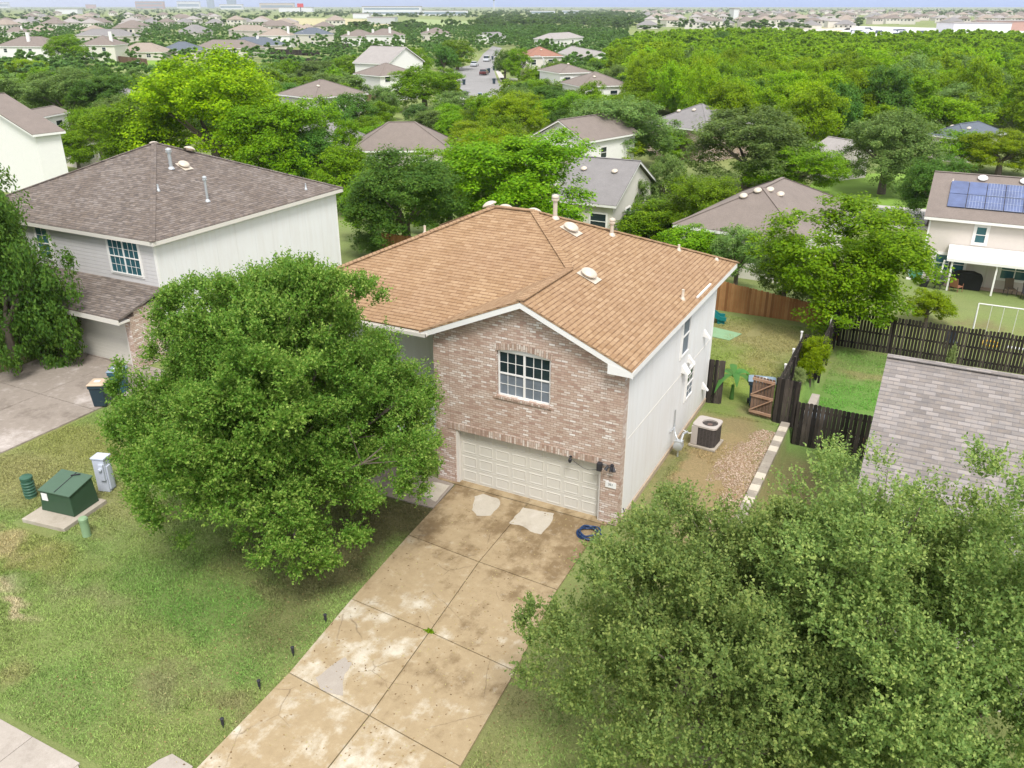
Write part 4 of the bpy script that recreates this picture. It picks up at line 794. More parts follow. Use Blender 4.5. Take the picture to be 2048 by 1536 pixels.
mb = MB(); mb.obox((.06,.035,1.46), (.8,.035,.9), .03, .09, (0,1,0)); mb.obox((.06,.035,.8), (.8,.035,.26), .03, .09, (0,1,0)); 
mb.build('brace', W_PALE, g)
rw = thing('retaining_wall', 'concrete block retaining wall with pale and dark caps beside the gravel', 'wall', (3.12,.8,0), math.atan2(.06,8.1)-0+PI/2-.0148)
CBK = conc('block_grey', (.20,.18,.16), (.30,.27,.23), (.4,.36,.3)); CPL = conc('block_pale', (.48,.42,.32), (.58,.52,.42), (.64,.6,.5), 3); CDK = conc('block_dark', (.25,.22,.18), (.32,.28,.23), (.42,.37,.3), 3)
rw.rotation_euler.z = PI/2-.0
mb = MB()
for j in range(4):
    for i in range(20): mb.box(-.0+i*.41+(j % 2)*.1, .4+i*.41+(j % 2)*.1, -.22+j*.018, .06, -.78+j*.2, -.785+(j+1)*.2)
mb.build('block_course', CBK, rw)
for i in range(20): MB().box(i*.41, i*.41+.4, -.2, .11, .03, .15).build('cap_block', CPL if (i*7+i//3) % 3 == 0 else CDK, rw, bevel=.012)
mb = MB(); mb.box(3.55,3.85,9.3,12.6,-.8,-.1); o = mb.build('garden_curb', WALK); tag(o, 'pale concrete bed edging behind the black fence beside the pale bush', 'edging')
# ------------------------------------------------------------------ yard things
def bin_(name, label, loc, rz, body, lid, h=1.0, w=.58, d=.62, group=None, small=False):
    t = thing(name, label, 'bin', loc, rz, group); mb = MB(); a, b = w/2, d/2
    def ring(x, y, z): return [(-x,-y,z),(x,-y,z),(x,y,z),(-x,y,z)]
    vs = ring(a*.78, b*.72, .06)+ring(a*.92, b*.9, h*.8)+ring(a*1.02, b*1.02, h*.82)+ring(a, b, h*.95); mb.add(vs, [(3,2,1,0)]+[(i*4+j, i*4+(j+1)%4, i*4+4+(j+1)%4, i*4+4+j) for i in range(3) for j in range(4)]+[(12,13,14,15)])
    mb.build('bin_body', body, t, bevel=.0 if small else .02)
    mb = MB(); mb.add(ring(a*1.07, b*1.1, h*.95)+ring(a*1.07, b*1.1, h*.98)+ring(a*.8, b*.8, h*1.03), [(3,2,1,0)]+[(i*4+j, i*4+(j+1)%4, i*4+4+(j+1)%4, i*4+4+j) for i in range(2) for j in range(4)]+[(8,9,10,11)])
    if not small: mb.box(-a*.9, a*.9, b*1.1, b*1.25, h*.9, h*.94)
    l = mb.build('lid', lid, t, bevel=0 if small else .012)
    if not small:
        MB().box(-a*.35, a*.35, -b*.35, b*.25, h*1.03, h*1.034).build('label', WHITE, l)
        for s in (-1, 1): MB().cyl((s*a*.8, b*.85, .1), (s*a*.95, b*.85, .1), .1, n=14).build('wheel', METALD, t)
    return t
NAVY = paint('bin_blue_black', (.025,.045,.06), .45, .1); LTAN = paint('lid_tan', (.50,.38,.27), .5, .06); LBLU = paint('lid_blue_grey', (.20,.27,.33), .4, .06); TEALB = paint('bin_teal', (.03,.10,.13), .5)
bin_('wheelie_bin', 'dark wheeled bin with a tan lid at the edge of the left driveway', (-20.5,-1.2,.0), .5, NAVY, LTAN)
bin_('wheelie_bin', 'wheeled bin with a grey blue lid beside the tan lidded bin', (-20.9,.0,.0), .5, TEALB, LBLU)
bin_('wheelie_bin', 'wheeled bin with a long blue grey lid behind the wooden gate', (1.95,10.2,0), .2, NAVY, LBLU, 1.15, .95, .55)
bin_('wheelie_bin', 'grey blue lidded bin behind the low black fence', (4.1,9.75,-.7), -.1, TEALB, LBLU, 1.1, .75, .7)
# utility boxes on the left lawn
UG = paint('utility_green', (.035,.075,.04), .5, .15); UGT = paint('utility_green_top', (.07,.125,.08), .5, .12); PAD = conc('pad', (.28,.23,.17), (.42,.37,.3), (.52,.47,.4), 2)
t = thing('transformer', 'dark green electrical transformer box on a concrete pad on the lawn', 'utility box', (-15.15,-6.65,.0), .14)
mb = MB(); mb.add([(-.62,-.48,.13),(.62,-.48,.13),(.62,.5,.13),(-.62,.5,.13),(-.56,-.44,.8),(.56,-.44,.8),(.56,.46,.98),(-.56,.46,.98)], [(0,3,2,1),(4,5,6,7),(0,1,5,4),(1,2,6,5),(2,3,7,6),(3,0,4,7)]); mb.build('cabinet', UG, t, bevel=.012)
mb = MB(); mb.add([(-.6,-.48,.79),(.6,-.48,.79),(.6,.5,.975),(-.6,.5,.975),(-.6,-.48,.83),(.6,-.48,.83),(.6,.5,1.02),(-.6,.5,1.02)], [(0,3,2,1),(4,5,6,7),(0,1,5,4),(1,2,6,5),(2,3,7,6),(3,0,4,7)]); l = mb.build('lid', UGT, t, bevel=.01)
mb = MB(); mb.obox((-.0,-.44,.84), (-.0,.48,1.02), .02, .02); mb.obox((-.05,.3,1.0), (.2,.42,1.03), .03, .03); mb.build('hinge', METALD, l)
mb = MB(); mb.box(-.635,-.6,-.2,.1,.45,.75); 
MB().box(-.5,-.28,-.478,-.462,.5,.74).build('warning_label', WHITE, t)
t = thing('concrete_pad', 'low concrete pad under the green transformer box', 'pad', (-15.15,-6.75,0), .14); MB().box(-.8,.8,-.95,.72,-.1,.12).build('slab', PAD, t, bevel=.015)
t = thing('meter_pedestal', 'white grey electric meter pedestal beside the green transformer', 'utility box', (-15.15,-5.35,0), .3); UW = paint('pedestal_grey', (.50,.53,.60), .45, .06)
MB().box(-.2,.2,-.17,.17,.0,1.15).build('cabinet', UW, t, bevel=.012); mb = MB(); mb.box(-.23,.23,-.2,.2,1.15,1.2); l = mb.build('lid', UW, t, bevel=.01)
mb = MB(); mb.box(.02,.18,-.24,-.17,.45,1.0); mb.lathe([(.06,0),(.06,.06),(.03,.08)], (.1,-.24,.85), 14, (0,-1,0)); mb.box(.2,.25,-.12,.05,.1,.9); mb.build('meter', UW, t)
def bollard(name, label, loc, r, h, mat, ribs=0):
    t = thing(name, label, 'utility post', loc); prof = [(r*1.05, 0), (r, .03)]
    for i in range(ribs): z = .08+i*(h-.25)/ribs; prof += [(r, z), (r*1.1, z+.02), (r*1.1, z+.05), (r, z+.07)]
    MB().lathe(prof+[(r, h-.12)], (0,0,0), 20).build('body', mat, t, smooth=True); MB().lathe([(r*1.08, h-.12), (r*1.1, h-.04), (r*.8, h), (.01, h+.01)], (0,0,0), 20).build('cap', mat, t, smooth=True)
bollard('telecom_pedestal', 'dark green ribbed telecom pedestal left of the transformer', (-16.9,-6.75,0), .17, .75, paint('pedestal_green', (.04,.11,.07), .5), 5)
bollard('telecom_pedestal', 'pale green round post on the lawn in front of the transformer', (-13.5,-7.4,0), .12, .62, paint('pale_green', (.22,.33,.18), .5), 0)
for u, v in ((520,1379), (447,1456), (587,1312), (652,1246)):
    p = GT(u, v); t = thing('path_light', 'small black stake light in the grass along the left edge of the driveway', 'garden light', p, 0, 'stake lights along the driveway'); MB().cyl((0,0,-.05), (0,0,.12), .012).build('stake', METALD, t); MB().lathe([(.03,.1),(.035,.24),(.045,.25),(.045,.27),(.01,.285)], (0,0,0), 12).build('lamp_head', METALD, t)
# AC unit
ACW = paint('ac_cream', (.46,.41,.37), .45, .06); ACG = NT('ac_grille'); uv = ACG.n('ShaderNodeUVMap').outputs[0]
br = ACG.n('ShaderNodeTexBrick', {'Vector': uv, 'Color1': (.035,.03,.028), 'Color2': (.05,.042,.038), 'Mortar': (.14,.12,.11), 'Scale': 1.0, 'Mortar Size': .004, 'Brick Width': .12, 'Row Height': .05}, offset=0.0); ACG.base(br.outputs['Color']); ACG = ACG.m
t = thing('air_conditioner', 'cream air conditioning unit with dark grille beside the white side wall', 'air conditioner', (.95,6.3,0), -.08)
MB().box(-.48,.48,-.48,.48,0,.08).build('pad', PAD, t, bevel=.01); pl = [(-.42,-.3),(-.3,-.42),(.3,-.42),(.42,-.3),(.42,.3),(.3,.42),(-.3,.42),(-.42,.3)]
MB().prism([(x*.97, y*.97) for x, y in pl], .1, .78).build('grille', ACG, t); MB().box(-.425,-.2,-.424,.1,.09,.78).build('control_panel', ACW, t, bevel=.01)
mb = MB(); n = 32; ou = []
for i in range(n): a = 2*PI*i/n+PI/n; ca, sa = math.cos(a), math.sin(a); k_ = min(.43/max(abs(ca), .01), .43/max(abs(sa), .01), .54); ou.append((ca*k_, sa*k_))
inn = [(.08+.27*math.cos(2*PI*i/n+PI/n), .27*math.sin(2*PI*i/n+PI/n)) for i in range(n)]
vs = [(x,y,.78) for x, y in ou]+[(x,y,.84) for x, y in ou]+[(x,y,.84) for x, y in inn]+[(x,y,.7) for x, y in inn]; mb.add(vs, [(j*n+i, j*n+(i+1)%n, (j+1)*n+(i+1)%n, (j+1)*n+i) for j in range(3) for i in range(n)]); mb.build('top_cover', ACW, t)
mb = MB(); mb.lathe([(.27,.70),(.02,.69)], (.08,0,0), 24); mb.lathe([(.1,.7),(.09,.78),(.01,.79)], (.08,0,0), 16); mb.build('fan_hub', paint('fan_brown', (.16,.10,.08), .5), t, smooth=True)
mb = MB()
for i in range(5): a = i*2*PI/5; mb.add([(.08+.06*math.cos(a),.06*math.sin(a),.76),(.08+.26*math.cos(a-.2),.26*math.sin(a-.2),.73),(.08+.26*math.cos(a+.3),.26*math.sin(a+.3),.77),(.08+.08*math.cos(a+.6),.08*math.sin(a+.6),.77)], [(0,1,2,3)])
mb.build('fan_blade', METAL, t)
t = thing('gas_meter', 'grey gas meter with pipes on the white side wall', 'gas meter', (.22,5.05,0), 0)
mb = MB(); mb.lathe([(.12,-.12),(.16,-.1),(.16,.1),(.12,.12)], (.12,-.1,.42), 16, (0,1,0)); mb.box(-.02,.26,-.2,.0,.42,.62); mb.build('meter_body', GALV, t, smooth=True)
mb = MB(); mb.tube([(-.2,.35,1.5),(-.2,.35,.85),(-.1,.1,.8),(.0,-.02,.68),(.1,-.1,.6)], .025); mb.tube([(.18,-.1,.55),(.2,.1,.8),(.25,.4,.75)], .04); mb.tube([(-.2,-.1,.85),(-.2,.5,.85)], .022); mb.cyl((.12,-.1,.3),(.12,-.1,.0), .03); mb.build('gas_pipe', GALV, t)
mb = MB(); mb.tube([(.3,5.6,.7),(.45,5.75,.55),(.5,5.9,.5)], .02); tag(mb.build('refrigerant_line', WHITE), 'pale pipe looping between the gas meter and the air conditioner', 'pipe')
mb = MB(); pts = [(.1,-.0,.0),(.12,.0,.25),(.1,.02,.42),(.05,.06,.52),(-.0,.1,.56)]; mb.tube([Vector(p)+Vector((.1,.1,0)) for p in pts], .02); tag(mb.build('black_cable', METALD), 'black cable standing up from the ground at the front white corner', 'cable')
# hose coil
mb = MB(); pts = []
for i in range(90): a = i*.21; r_ = .3+.05*math.sin(i*.13); pts.append((-.55+r_*math.cos(a), -.8+r_*math.sin(a), .06+.0012*i+.02*math.sin(i*.9)))
mb.tube(pts, .028, 6); tag(mb.build('hose_coil', paint('hose_blue', (.015,.04,.11), .4)), 'dark blue coiled garden hose at the right edge of the driveway', 'hose')
# backyard: slide, banana plant, mower
SLG = paint('slide_teal', (.01,.17,.17), .4)
t = thing('toy_slide', 'teal plastic toy slide end behind the rear white corner', 'slide', (-2.95,18.4,0), .35); mb = MB(); pr = [(0,1.0),(.35,.95),(.9,.45),(1.2,.22),(1.5,.2)]
for (a, b), (c, d) in zip(pr, pr[1:]): mb.add([(a,-.25,b),(c,-.25,d),(c,.25,d),(a,.25,b),(a,-.25,b-.04),(c,-.25,d-.04),(c,.25,d-.04),(a,.25,b-.04)], [(0,1,2,3),(7,6,5,4)])
mb.build('chute', SLG, t)
for s in (-1, 1):
    mb = MB()
    for (a, b), (c, d) in zip(pr, pr[1:]): mb.obox((a,s*.27,b+.06), (c,s*.27,d+.06), .05, .2)
    mb.build('side_rail', SLG, t)
mb = MB(); mb.box(1.1,1.45,-.22,.22,-.02,.19); mb.box(-.05,.05,-.25,.25,0,1.0); mb.build('support', SLG, t)
p = GT(1445,668); mb = MB(); mb.prism([(p.x-.9,p.y-.5),(p.x+.5,p.y-.7),(p.x+.8,p.y+.4),(p.x-.6,p.y+.7)], float(p.z)-.005, float(p.z)+.02); tag(mb.build('play_mat', paint('mat_green', (.22,.36,.20), .8, .15)), 'faded green mat on the grass below the teal slide', 'mat')
t = thing('banana_plant', 'banana plant with long drooping green leaves behind the short fence stub', 'plant', (.85,10.4,0)); BAN = leafmat('leaf_banana', (.06,.17,.05), (.09,.24,.07), (.16,.32,.1))
MB().cyl((0,0,0), (0,0,.6), .09, .05).build('stem', BAN, t)
for i in range(8):
    a = i*.8+.3; mb = MB(); ln_ = .75+.2*(i % 3); vs = []; 
    for j in range(8): f = j/7; r_ = ln_*f; z = .95+.5*math.sin(f*2.3)*.8-.4*f*f*(1+i % 2*.6); wd = .13*math.sin(PI*min(1, f*.93+.07))+.01; vs += [(r_*math.cos(a)-wd*math.sin(a), r_*math.sin(a)+wd*math.cos(a), z-.03), (r_*math.cos(a), r_*math.sin(a), z), (r_*math.cos(a)+wd*math.sin(a), r_*math.sin(a)-wd*math.cos(a), z-.03)]
    mb.add(vs, [q for j in range(7) for q in ((j*3,j*3+1,j*3+4,j*3+3),(j*3+1,j*3+2,j*3+5,j*3+4))]); mb.build('leaf', BAN, t, smooth=True)
t = thing('lawn_mower', 'small lawn mower with orange engine behind the black fence near the grey roof', 'mower', (5.9,9.75,-.7), .4); ORG = paint('mower_orange', (.55,.22,.02), .4)
MB().box(-.25,.3,-.22,.22,.1,.28).build('deck', METALD, t, bevel=.03); MB().box(-.12,.15,-.14,.14,.28,.5).build('engine', ORG, t, bevel=.03); mb = MB(); mb.tube([(-.25,-.2,.25),(-.7,-.2,.85),(-.7,.2,.85),(-.25,.2,.25)], .018); mb.build('handle', METALD, t)
MB().lathe([(.02,-.2),(.17,-.16),(.2,.0),(.15,.16),(.02,.2)], (-.45,0,.45), 12, (-.5,0,.6)).build('grass_bag', paint('bag_grey', (.5,.5,.48), .8), t, smooth=True)
for a_, b_ in ((-.22,-.25),(.25,-.25),(-.22,.25),(.25,.25)): MB().cyl((a_,b_-.03,.1), (a_,b_+.03,.1), .1, n=14).build('wheel', METALD, t)
# patio things behind the solar house
def S_(x, y, z=0): return SO+Vector((x, y, z+.04))
BC = paint('grill_cover', (.012,.012,.013), .7, .3)
t = thing('covered_grill', 'large barbecue grill under a black cover on the patio', 'grill', S_(3.1,-.55), 0); mb = MB(); mb.prism([(-.85,0),(.85,0),(.92,.75),(.78,.98),(.35,1.12),(-.5,1.1),(-.85,.95),(-.95,.5)], -.3, .3, 'y'); mb.build('cover', BC, t, bevel=.06)
t = thing('kamado_smoker', 'grey metal smoker with a white stove pipe beside the covered grill', 'grill', S_(1.55,-1.7), 0); mb = MB(); mb.lathe([(.12,.35),(.33,.45),(.38,.65),(.38,.8),(.3,1.0),(.05,1.05)], (0,0,0), 18); mb.build('barrel', METALD, t, smooth=True); mb = MB(); mb.lathe([(.39,.68),(.4,.72),(.39,.76)], (0,0,0), 18); mb.build('band', GALV, t); mb = MB(); mb.cyl((0,0,1.0), (.1,0,1.95), .07, .06); mb.build('stove_pipe', WHITE, t)
mb = MB()
for a in (0.5, 2.1, 3.7, 5.3): mb.cyl((.15*math.cos(a), .15*math.sin(a), .4), (.3*math.cos(a), .3*math.sin(a), 0), .02)
mb.build('stand', METALD, t)
t = thing('planter', 'black round pot with a dark green bushy plant left of the smoker', 'plant pot', S_(.75,-1.5), 0); MB().lathe([(.2,0),(.3,.45),(.32,.5)], (0,0,0), 16).build('pot', METALD, t, smooth=True); o = leafobj('foliage', crown_quads(77, 900, .07, 8)*np.array((.4,.4,.32))+np.array((0,0,.75)), LF['D'], t)
def chair(label, loc, rz, mat, frame):
    t = thing('patio_chair', label, 'chair', loc, rz); mb = MB(); mb.box(-.27,.27,-.27,.27,.4,.44); mb.build('seat', mat, t); mb = MB(); mb.obox((0,.27,.42), (0,.42,1.0), .52, .03, (0,1,0)); mb.build('backrest', mat, t)
    for a, b in ((-.27,-.27),(.27,-.27),(-.27,.27),(.27,.27)): MB().cyl((a,b,0), (a,b*.9,.62 if b < 0 else .42), .018, n=6).build('leg', frame, t)
    return t
RUST = paint('rust_metal', (.30,.13,.08), .6); MESHT = paint('mesh_brown', (.12,.09,.06), .8)
chair('rust red metal patio chair in front of the covered grill', S_(2.6,-1.75), 2.6, RUST, RUST); chair('brown mesh patio chair right of the patio door', S_(5.6,-.9), .4, MESHT, METALD); chair('black high backed patio chair at the patio edge', S_(6.5,-1.5), .2, METALD, METALD)
t = thing('sandbag_sign', 'oval green and white ornament leaning on the left corner of the beige house', 'ornament', SO+Vector((.15,.1,0)), 0); MB().lathe([(.42,0),(.42,.04)], (0,0,.5), 20, (0,-1,.12)).build('disc', paint('orn_green', (.08,.25,.15), .5), t); mb = MB(); mb.lathe([(.46,.0),(.46,.02)], (0,.02,.5), 20, (0,-1,.12)); mb.box(-.5,.3,-.1,.2,-.02,.1); mb.build('frame', WHITE, t)
# swing set
WM = paint('swing_white', (.72,.72,.66), .4, .05)
a = GT(1958,612); yy = 22.6; g0 = float(hgt(8, yy)); d = dirn(1958, 607); tt = (yy-CP[1])/d[1]; TP = Vector(CP+tt*d)
t = thing('swing_set', 'white metal swing set frame on the lawn behind the gapped fence', 'swing set', (TP.x, yy, g0), 0); hh = TP.z-g0; wdt = 3.4
mb = MB(); mb.cyl((0,0,hh), (wdt,0,hh), .03); mb.build('top_bar', WM, t)
for x in (0, wdt):
    for s in (-1, 1): MB().cyl((x,0,hh), (x,s*.55,0), .03).build('leg', WM, t)
for i, x in enumerate((.55, 1.05, 1.6, 2.1, 2.4, 2.85)): MB().cyl((x,0,hh), (x,0,.35), .012, n=6).build('hanger', WM, t)
YE = paint('toy_yellow', (.65,.42,.03), .4); pr = [(.36+.06*math.cos(a_), .06*math.sin(a_)) for a_ in np.linspace(0, 2*PI, 9)]
MB().lathe(pr, (.85,0,.38), 22, cap=False).build('ring_seat', YE, t, smooth=True); MB().box(1.5,2.2,-.12,.12,.33,.37).build('seat', WM, t)
t = thing('garden_chair', 'small dark folding chair left of the white swing set', 'chair', (TP.x-.75, 22.2, g0), .3); MB().box(-.22,.22,-.2,.2,.32,.36).build('seat', NAVY, t); MB().box(-.22,.22,.2,.24,.36,.75).build('backrest', NAVY, t)
for a_, b_ in ((-.2,-.18),(.2,-.18),(-.2,.18),(.2,.18)): MB().cyl((a_,b_,0), (a_,b_,.34), .015, n=6).build('leg', WM, t)
# ------------------------------------------------------------------ street beyond
def sheet(name, pix, z, mat, th=.03):
    P = [GT(u, v) for u, v in pix]; return tag(MB().prism([(p.x, p.y) for p in P], FARZ-.1+z, FARZ+z).build(name, mat), kind='structure')
KERB = conc('kerb', (.4,.38,.35), (.5,.47,.43), (.58,.55,.5)); LAWN2 = paint('far_lawn', (.20,.25,.07), 1, .3, .6)
sheet('road', [(905,172),(918,200),(952,235),(1015,260),(1045,215),(1022,190),(996,165),(988,140),(990,118),(1004,96),(985,92),(966,108),(952,128),(905,138),(880,138),(880,150),(918,152)][::-1], .03, ASPH)
for pl in ([(908,150),(912,172),(945,215),(962,236),(952,242),(930,215),(903,180)], [(990,140),(1000,160),(1030,190),(1045,186),(1010,156),(996,138)], [(880,196),(960,205),(966,209),(880,202)], [(1000,156),(1045,158),(1045,161),(1002,160)], [(1018,172),(1065,176),(1065,180),(1022,176)]): sheet('pavement', pl, .045, KERB)
sheet('road', [(1705,412),(1900,428),(1905,455),(1700,436)], .05, ASPH); sheet('pavement', [(1600,398),(1905,424),(1905,429),(1600,403)], .06, KERB); sheet('pavement', [(1600,441),(1905,457),(1905,462),(1600,447)], .06, KERB)
BRT = paint('bright_lawn', (.18,.30,.04), 1, .3, .5); sheet('lawn', [(740,232),(880,243),(965,236),(930,200),(880,192),(745,205)], .02, LAWN2); sheet('lawn', [(1640,345),(1880,350),(1880,422),(1600,398)], .02, BRT)
sheet('lawn', [(170,126),(330,142),(345,118),(232,118)], .02, BRT); sheet('lawn', [(1275,205),(1400,208),(1400,190),(1290,186)], .02, LAWN2); sheet('lawn', [(940,160),(1000,163),(1015,178),(960,176)], .0, LAWN2)
MEAD = paint('meadow_green', (.25,.32,.12), 1, .2, .02); STRAW = paint('meadow_straw', (.42,.38,.2), 1, .2, .02)
sheet('field', [(760,57),(955,58),(935,42),(835,38)], .05, MEAD); sheet('field', [(520,50),(800,52),(800,44),(700,37),(560,36)], .05, STRAW); sheet('field', [(1120,62),(1210,66),(1200,54),(1140,50)], .05, STRAW)
sheet('field', [(1470,70),(1760,85),(1760,58),(1700,52),(1600,58)], .05, STRAW); sheet('road', [(1380,74),(1700,60),(1700,56),(1560,60),(1552,50),(1540,50),(1545,62),(1380,70)], .08, paint('pale_road', (.5,.47,.43), .9, .05, .05))
sheet('forecourt', [(1660,78),(2120,92),(2120,62),(1700,52)], .08, paint('forecourt_white', (.62,.60,.58), .9, .05, .05))
def car(label, u, v, rz, col, group=None, van=False):
    p = GT(u, v); t = thing('parked_car', label, 'car', (p.x, p.y, p.z+.05), rz); h = 1.75 if van else 1.4; m = paint('car_'+label[:12], col, .3, .03, 1, .2, .6)
    mb = MB(); mb.prism([(-2.2,.3),(2.2,.3),(2.2,.72),(1.9,.85),(1.1,.95),(-2.0,.95),(-2.2,.8)], -.88, .88, 'y'); mb.build('body', m, t, bevel=.08)
    mb = MB(); mb.prism([(-1.9,.94),(1.1,.94),(.45,h),(-1.5,h)], -.78, .78, 'y'); mb.build('cabin', GLASS, t, bevel=.08); mb = MB(); mb.box(-1.45,.4,-.7,.7,h-.02,h+.03); mb.build('roof', m, t)
    for a in (-1.35, 1.35):
        for s in (-1, 1): MB().cyl((a,s*.78,.33), (a,s*.92,.33), .33, n=14).build('wheel', METALD, t)
    return t
car('silver car parked at the left kerb of the far street', 949, 133, 1.9, (.55,.57,.6)); car('white pickup style car at the top of the far street', 974, 123, 1.9, (.6,.62,.66), van=True)
car('dark red car parked at the right kerb of the far street', 968, 150, 1.9, (.10,.02,.02)); car('dark grey car on the left driveway below the far street', 916, 191, .4, (.06,.065,.07)); car('white car half hidden behind the lime tree at the street corner', 950, 232, 1.2, (.7,.7,.7))
for u, v, lab in ((988,141,'black wheeled bin at the right kerb of the far street, topmost'), (973,147,'left bin of the black pair at the right kerb of the far street'), (978,146,'right bin of the black pair at the right kerb of the far street'), (988,168,'black bin with open lid beside the driveway at the right kerb'), (928,170,'black bin standing on the left kerb halfway down the street'), (960,199,'dark blue bin at the left kerb nearest the lime tree'), (985,120,'black bin at the far end of the street')):
    p = GT(u, v); bin_('kerb_bin', lab, (p.x, p.y, p.z+.05), .5, NAVY, NAVY if 'blue' not in lab else LBLU, 1.15, .75, .8, small=True)
p = GT(1087,182); t = thing('street_lamp', 'pale curved arm street lamp among the trees right of the street', 'street lamp', p, 2.9); MB().cyl((0,0,0), (0,0,6.2), .09, .06).build('pole', GALV, t); MB().tube([(0,0,6.1),(.4,0,6.6),(1.2,0,6.9),(2.0,0,6.85)], .06).build('arm', GALV, t); MB().box(1.9,2.6,-.12,.12,6.78,6.9).build('lamp_head', GALV, t)
# left: dark stepped fences
for i, (u0, v0, u1, v1) in enumerate(((540,108,640,112), (545,124,642,130), (545,138,600,141), (548,152,592,154), (660,110,690,112), (655,95,700,97))):
    a, b = GT(u0, v0), GT(u1, v1); fence('garden_fence', 'dark wooden garden fence on the slope among the upper left houses', (a.x,a.y,a.z), (b.x,b.y,b.z), 1.8, W_DK, 1, 'dark fences on the upper left slope', lod=True, posts=False)
a, b = GT(232,124), GT(295,131); fence('garden_fence', 'red brown fence right of the beige two storey house', (a.x,a.y,a.z), (b.x,b.y,b.z), 1.9, W_BR, 1, lod=True)
a, b = GT(735,211), GT(770,213); fence('garden_fence', 'short dark fence beside the white house left of the round lawn', (a.x,a.y,a.z), (b.x,b.y,b.z), 1.9, W_BR, 1, lod=True)
t = thing('trampoline', 'round pale trampoline on the bright lawn at the upper left', 'trampoline', GT(265,131)); mb = MB(); mb.lathe([(2.0,.7),(2.0,.8),(1.6,.8)], (0,0,0), 24); mb.build('frame_pad', paint('tramp', (.45,.5,.48)), t); 
for a_ in range(6): MB().cyl((1.9*math.cos(a_), 1.9*math.sin(a_), 0), (1.9*math.cos(a_), 1.9*math.sin(a_), .7), .04, n=6).build('leg', GALV, t)
# ------------------------------------------------------------------ distant landmarks
BW_ = paint('warehouse_white', (.66,.66,.68), .7, .05, .02); BT_ = paint('building_tan', (.52,.44,.36), .8, .06, .02); BR_ = paint('building_red', (.44,.27,.22), .8, .06, .02); BG_ = paint('building_glass', (.22,.28,.34), .3, .1, .02)
def block(label, uL, uR, vb, vt, mat, name='distant_building', rows=0, depth=25, roof=None):
    a, b = GT(uL, vb), GT(uR, vb); Ln = math.hypot(b.x-a.x, b.y-a.y); dist = (np.array(a)-CP) @ FW; h = (vb-vt)*dist/FPX*1.0; t = thing(name, label, 'building', a, math.atan2(b.y-a.y, b.x-a.x))
    MB().box(0, Ln, 0, depth, -2, h).build('wall', mat, t); MB().box(-.5, Ln+.5, -.5, depth+.5, h, h+h*.08).build('roof', roof or R_LG, t)
    for r in range(rows):
        MB().box(Ln*.03, Ln*.97, -.12, .05, h*(r+.3)/rows, h*(r+.7)/rows).build('window_band', BG_, t)
    return t
for a in (('long white warehouse on the horizon left of the centre', 725, 842, 30, 15, BW_, 'warehouse', 2), ('low pale warehouse on the horizon beside the long white one', 845, 935, 31, 22, BW_, 'warehouse', 1), ('grey metal barn roof on the green meadow', 735, 790, 48, 36, GALV, 'barn', 0), ('white farm building left of the metal barn', 706, 738, 37, 28, BW_, 'farm_building', 0),
          ('hotel with a terracotta roof on the left horizon', 272, 328, 18, 5, BR_, 'hotel', 2), ('white commercial block on the left horizon', 355, 400, 17, 5, BW_, 'office_block', 1), ('blue grey glass block on the left horizon', 415, 428, 16, -1, BG_, 'office_block', 3), ('tall grey block with white podium on the left horizon', 455, 472, 17, -1, BG_, 'office_block', 3), ('low white block on the left horizon', 440, 485, 19, 10, BW_, 'office_block', 1), ('pale tan industrial building right of the glass blocks', 520, 588, 19, 8, BT_, 'factory', 1), ('white shed right behind the pale tan industrial building', 558, 625, 24, 16, BW_, 'factory', 0),
          ('long white shed roof among dark trees at the upper left', 112, 156, 28, 19, BW_, 'shed', 0), ('orange roofed shop on the upper left horizon', 172, 190, 17, 10, BR_, 'shop', 0), ('pale shop block at the left end of the horizon', 0, 18, 16, 6, BW_, 'shop', 1), ('white tower like church front in the upper right suburb', 1466, 1476, 40, 20, BW_, 'church', 0),
          ('long white warehouse at the right edge behind the wood', 1905, 2020, 66, 48, BW_, 'warehouse', 0), ('salmon red warehouse at the right edge of the photo', 1985, 2100, 62, 44, BR_, 'warehouse', 0), ('pale office row on the centre horizon', 1060, 1110, 28, 22, BW_, 'office_block', 1), ('small white office on the centre horizon', 1125, 1160, 28, 21, BW_, 'office_block', 1), ('pale store on the right horizon', 1225, 1270, 26, 20, BT_, 'shop', 0)):
    block(a[0], a[1], a[2], a[3], a[4], a[5], a[6], a[7])
p = GT(988,24); t = thing('water_tower', 'thin water tower on the centre horizon', 'water tower', p); hs_ = (24-2)*((np.array(p)-CP)@FW)/FPX; MB().cyl((0,0,0), (0,0,hs_), hs_*.04, hs_*.035).build('stem', BW_, t); MB().lathe([(.1,-.1*hs_),(hs_*.15,0),(hs_*.17,hs_*.07),(hs_*.1,hs_*.13),(.1,hs_*.14)], (0,0,hs_), 16).build('tank', BG_, t, smooth=True)
p = GT(602,26); t = thing('billboard', 'red billboard on a pole on the left horizon', 'billboard', p, YAW); hs_ = 15*((np.array(p)-CP)@FW)/FPX; MB().cyl((0,0,0), (0,0,hs_*.8), hs_*.06).build('pole', METALD, t); MB().box(-hs_*.4, hs_*.4, -1, 1, hs_*.7, hs_*1.15).build('panel', paint('bill_red', (.6,.05,.05), .6, .05, .1), t)
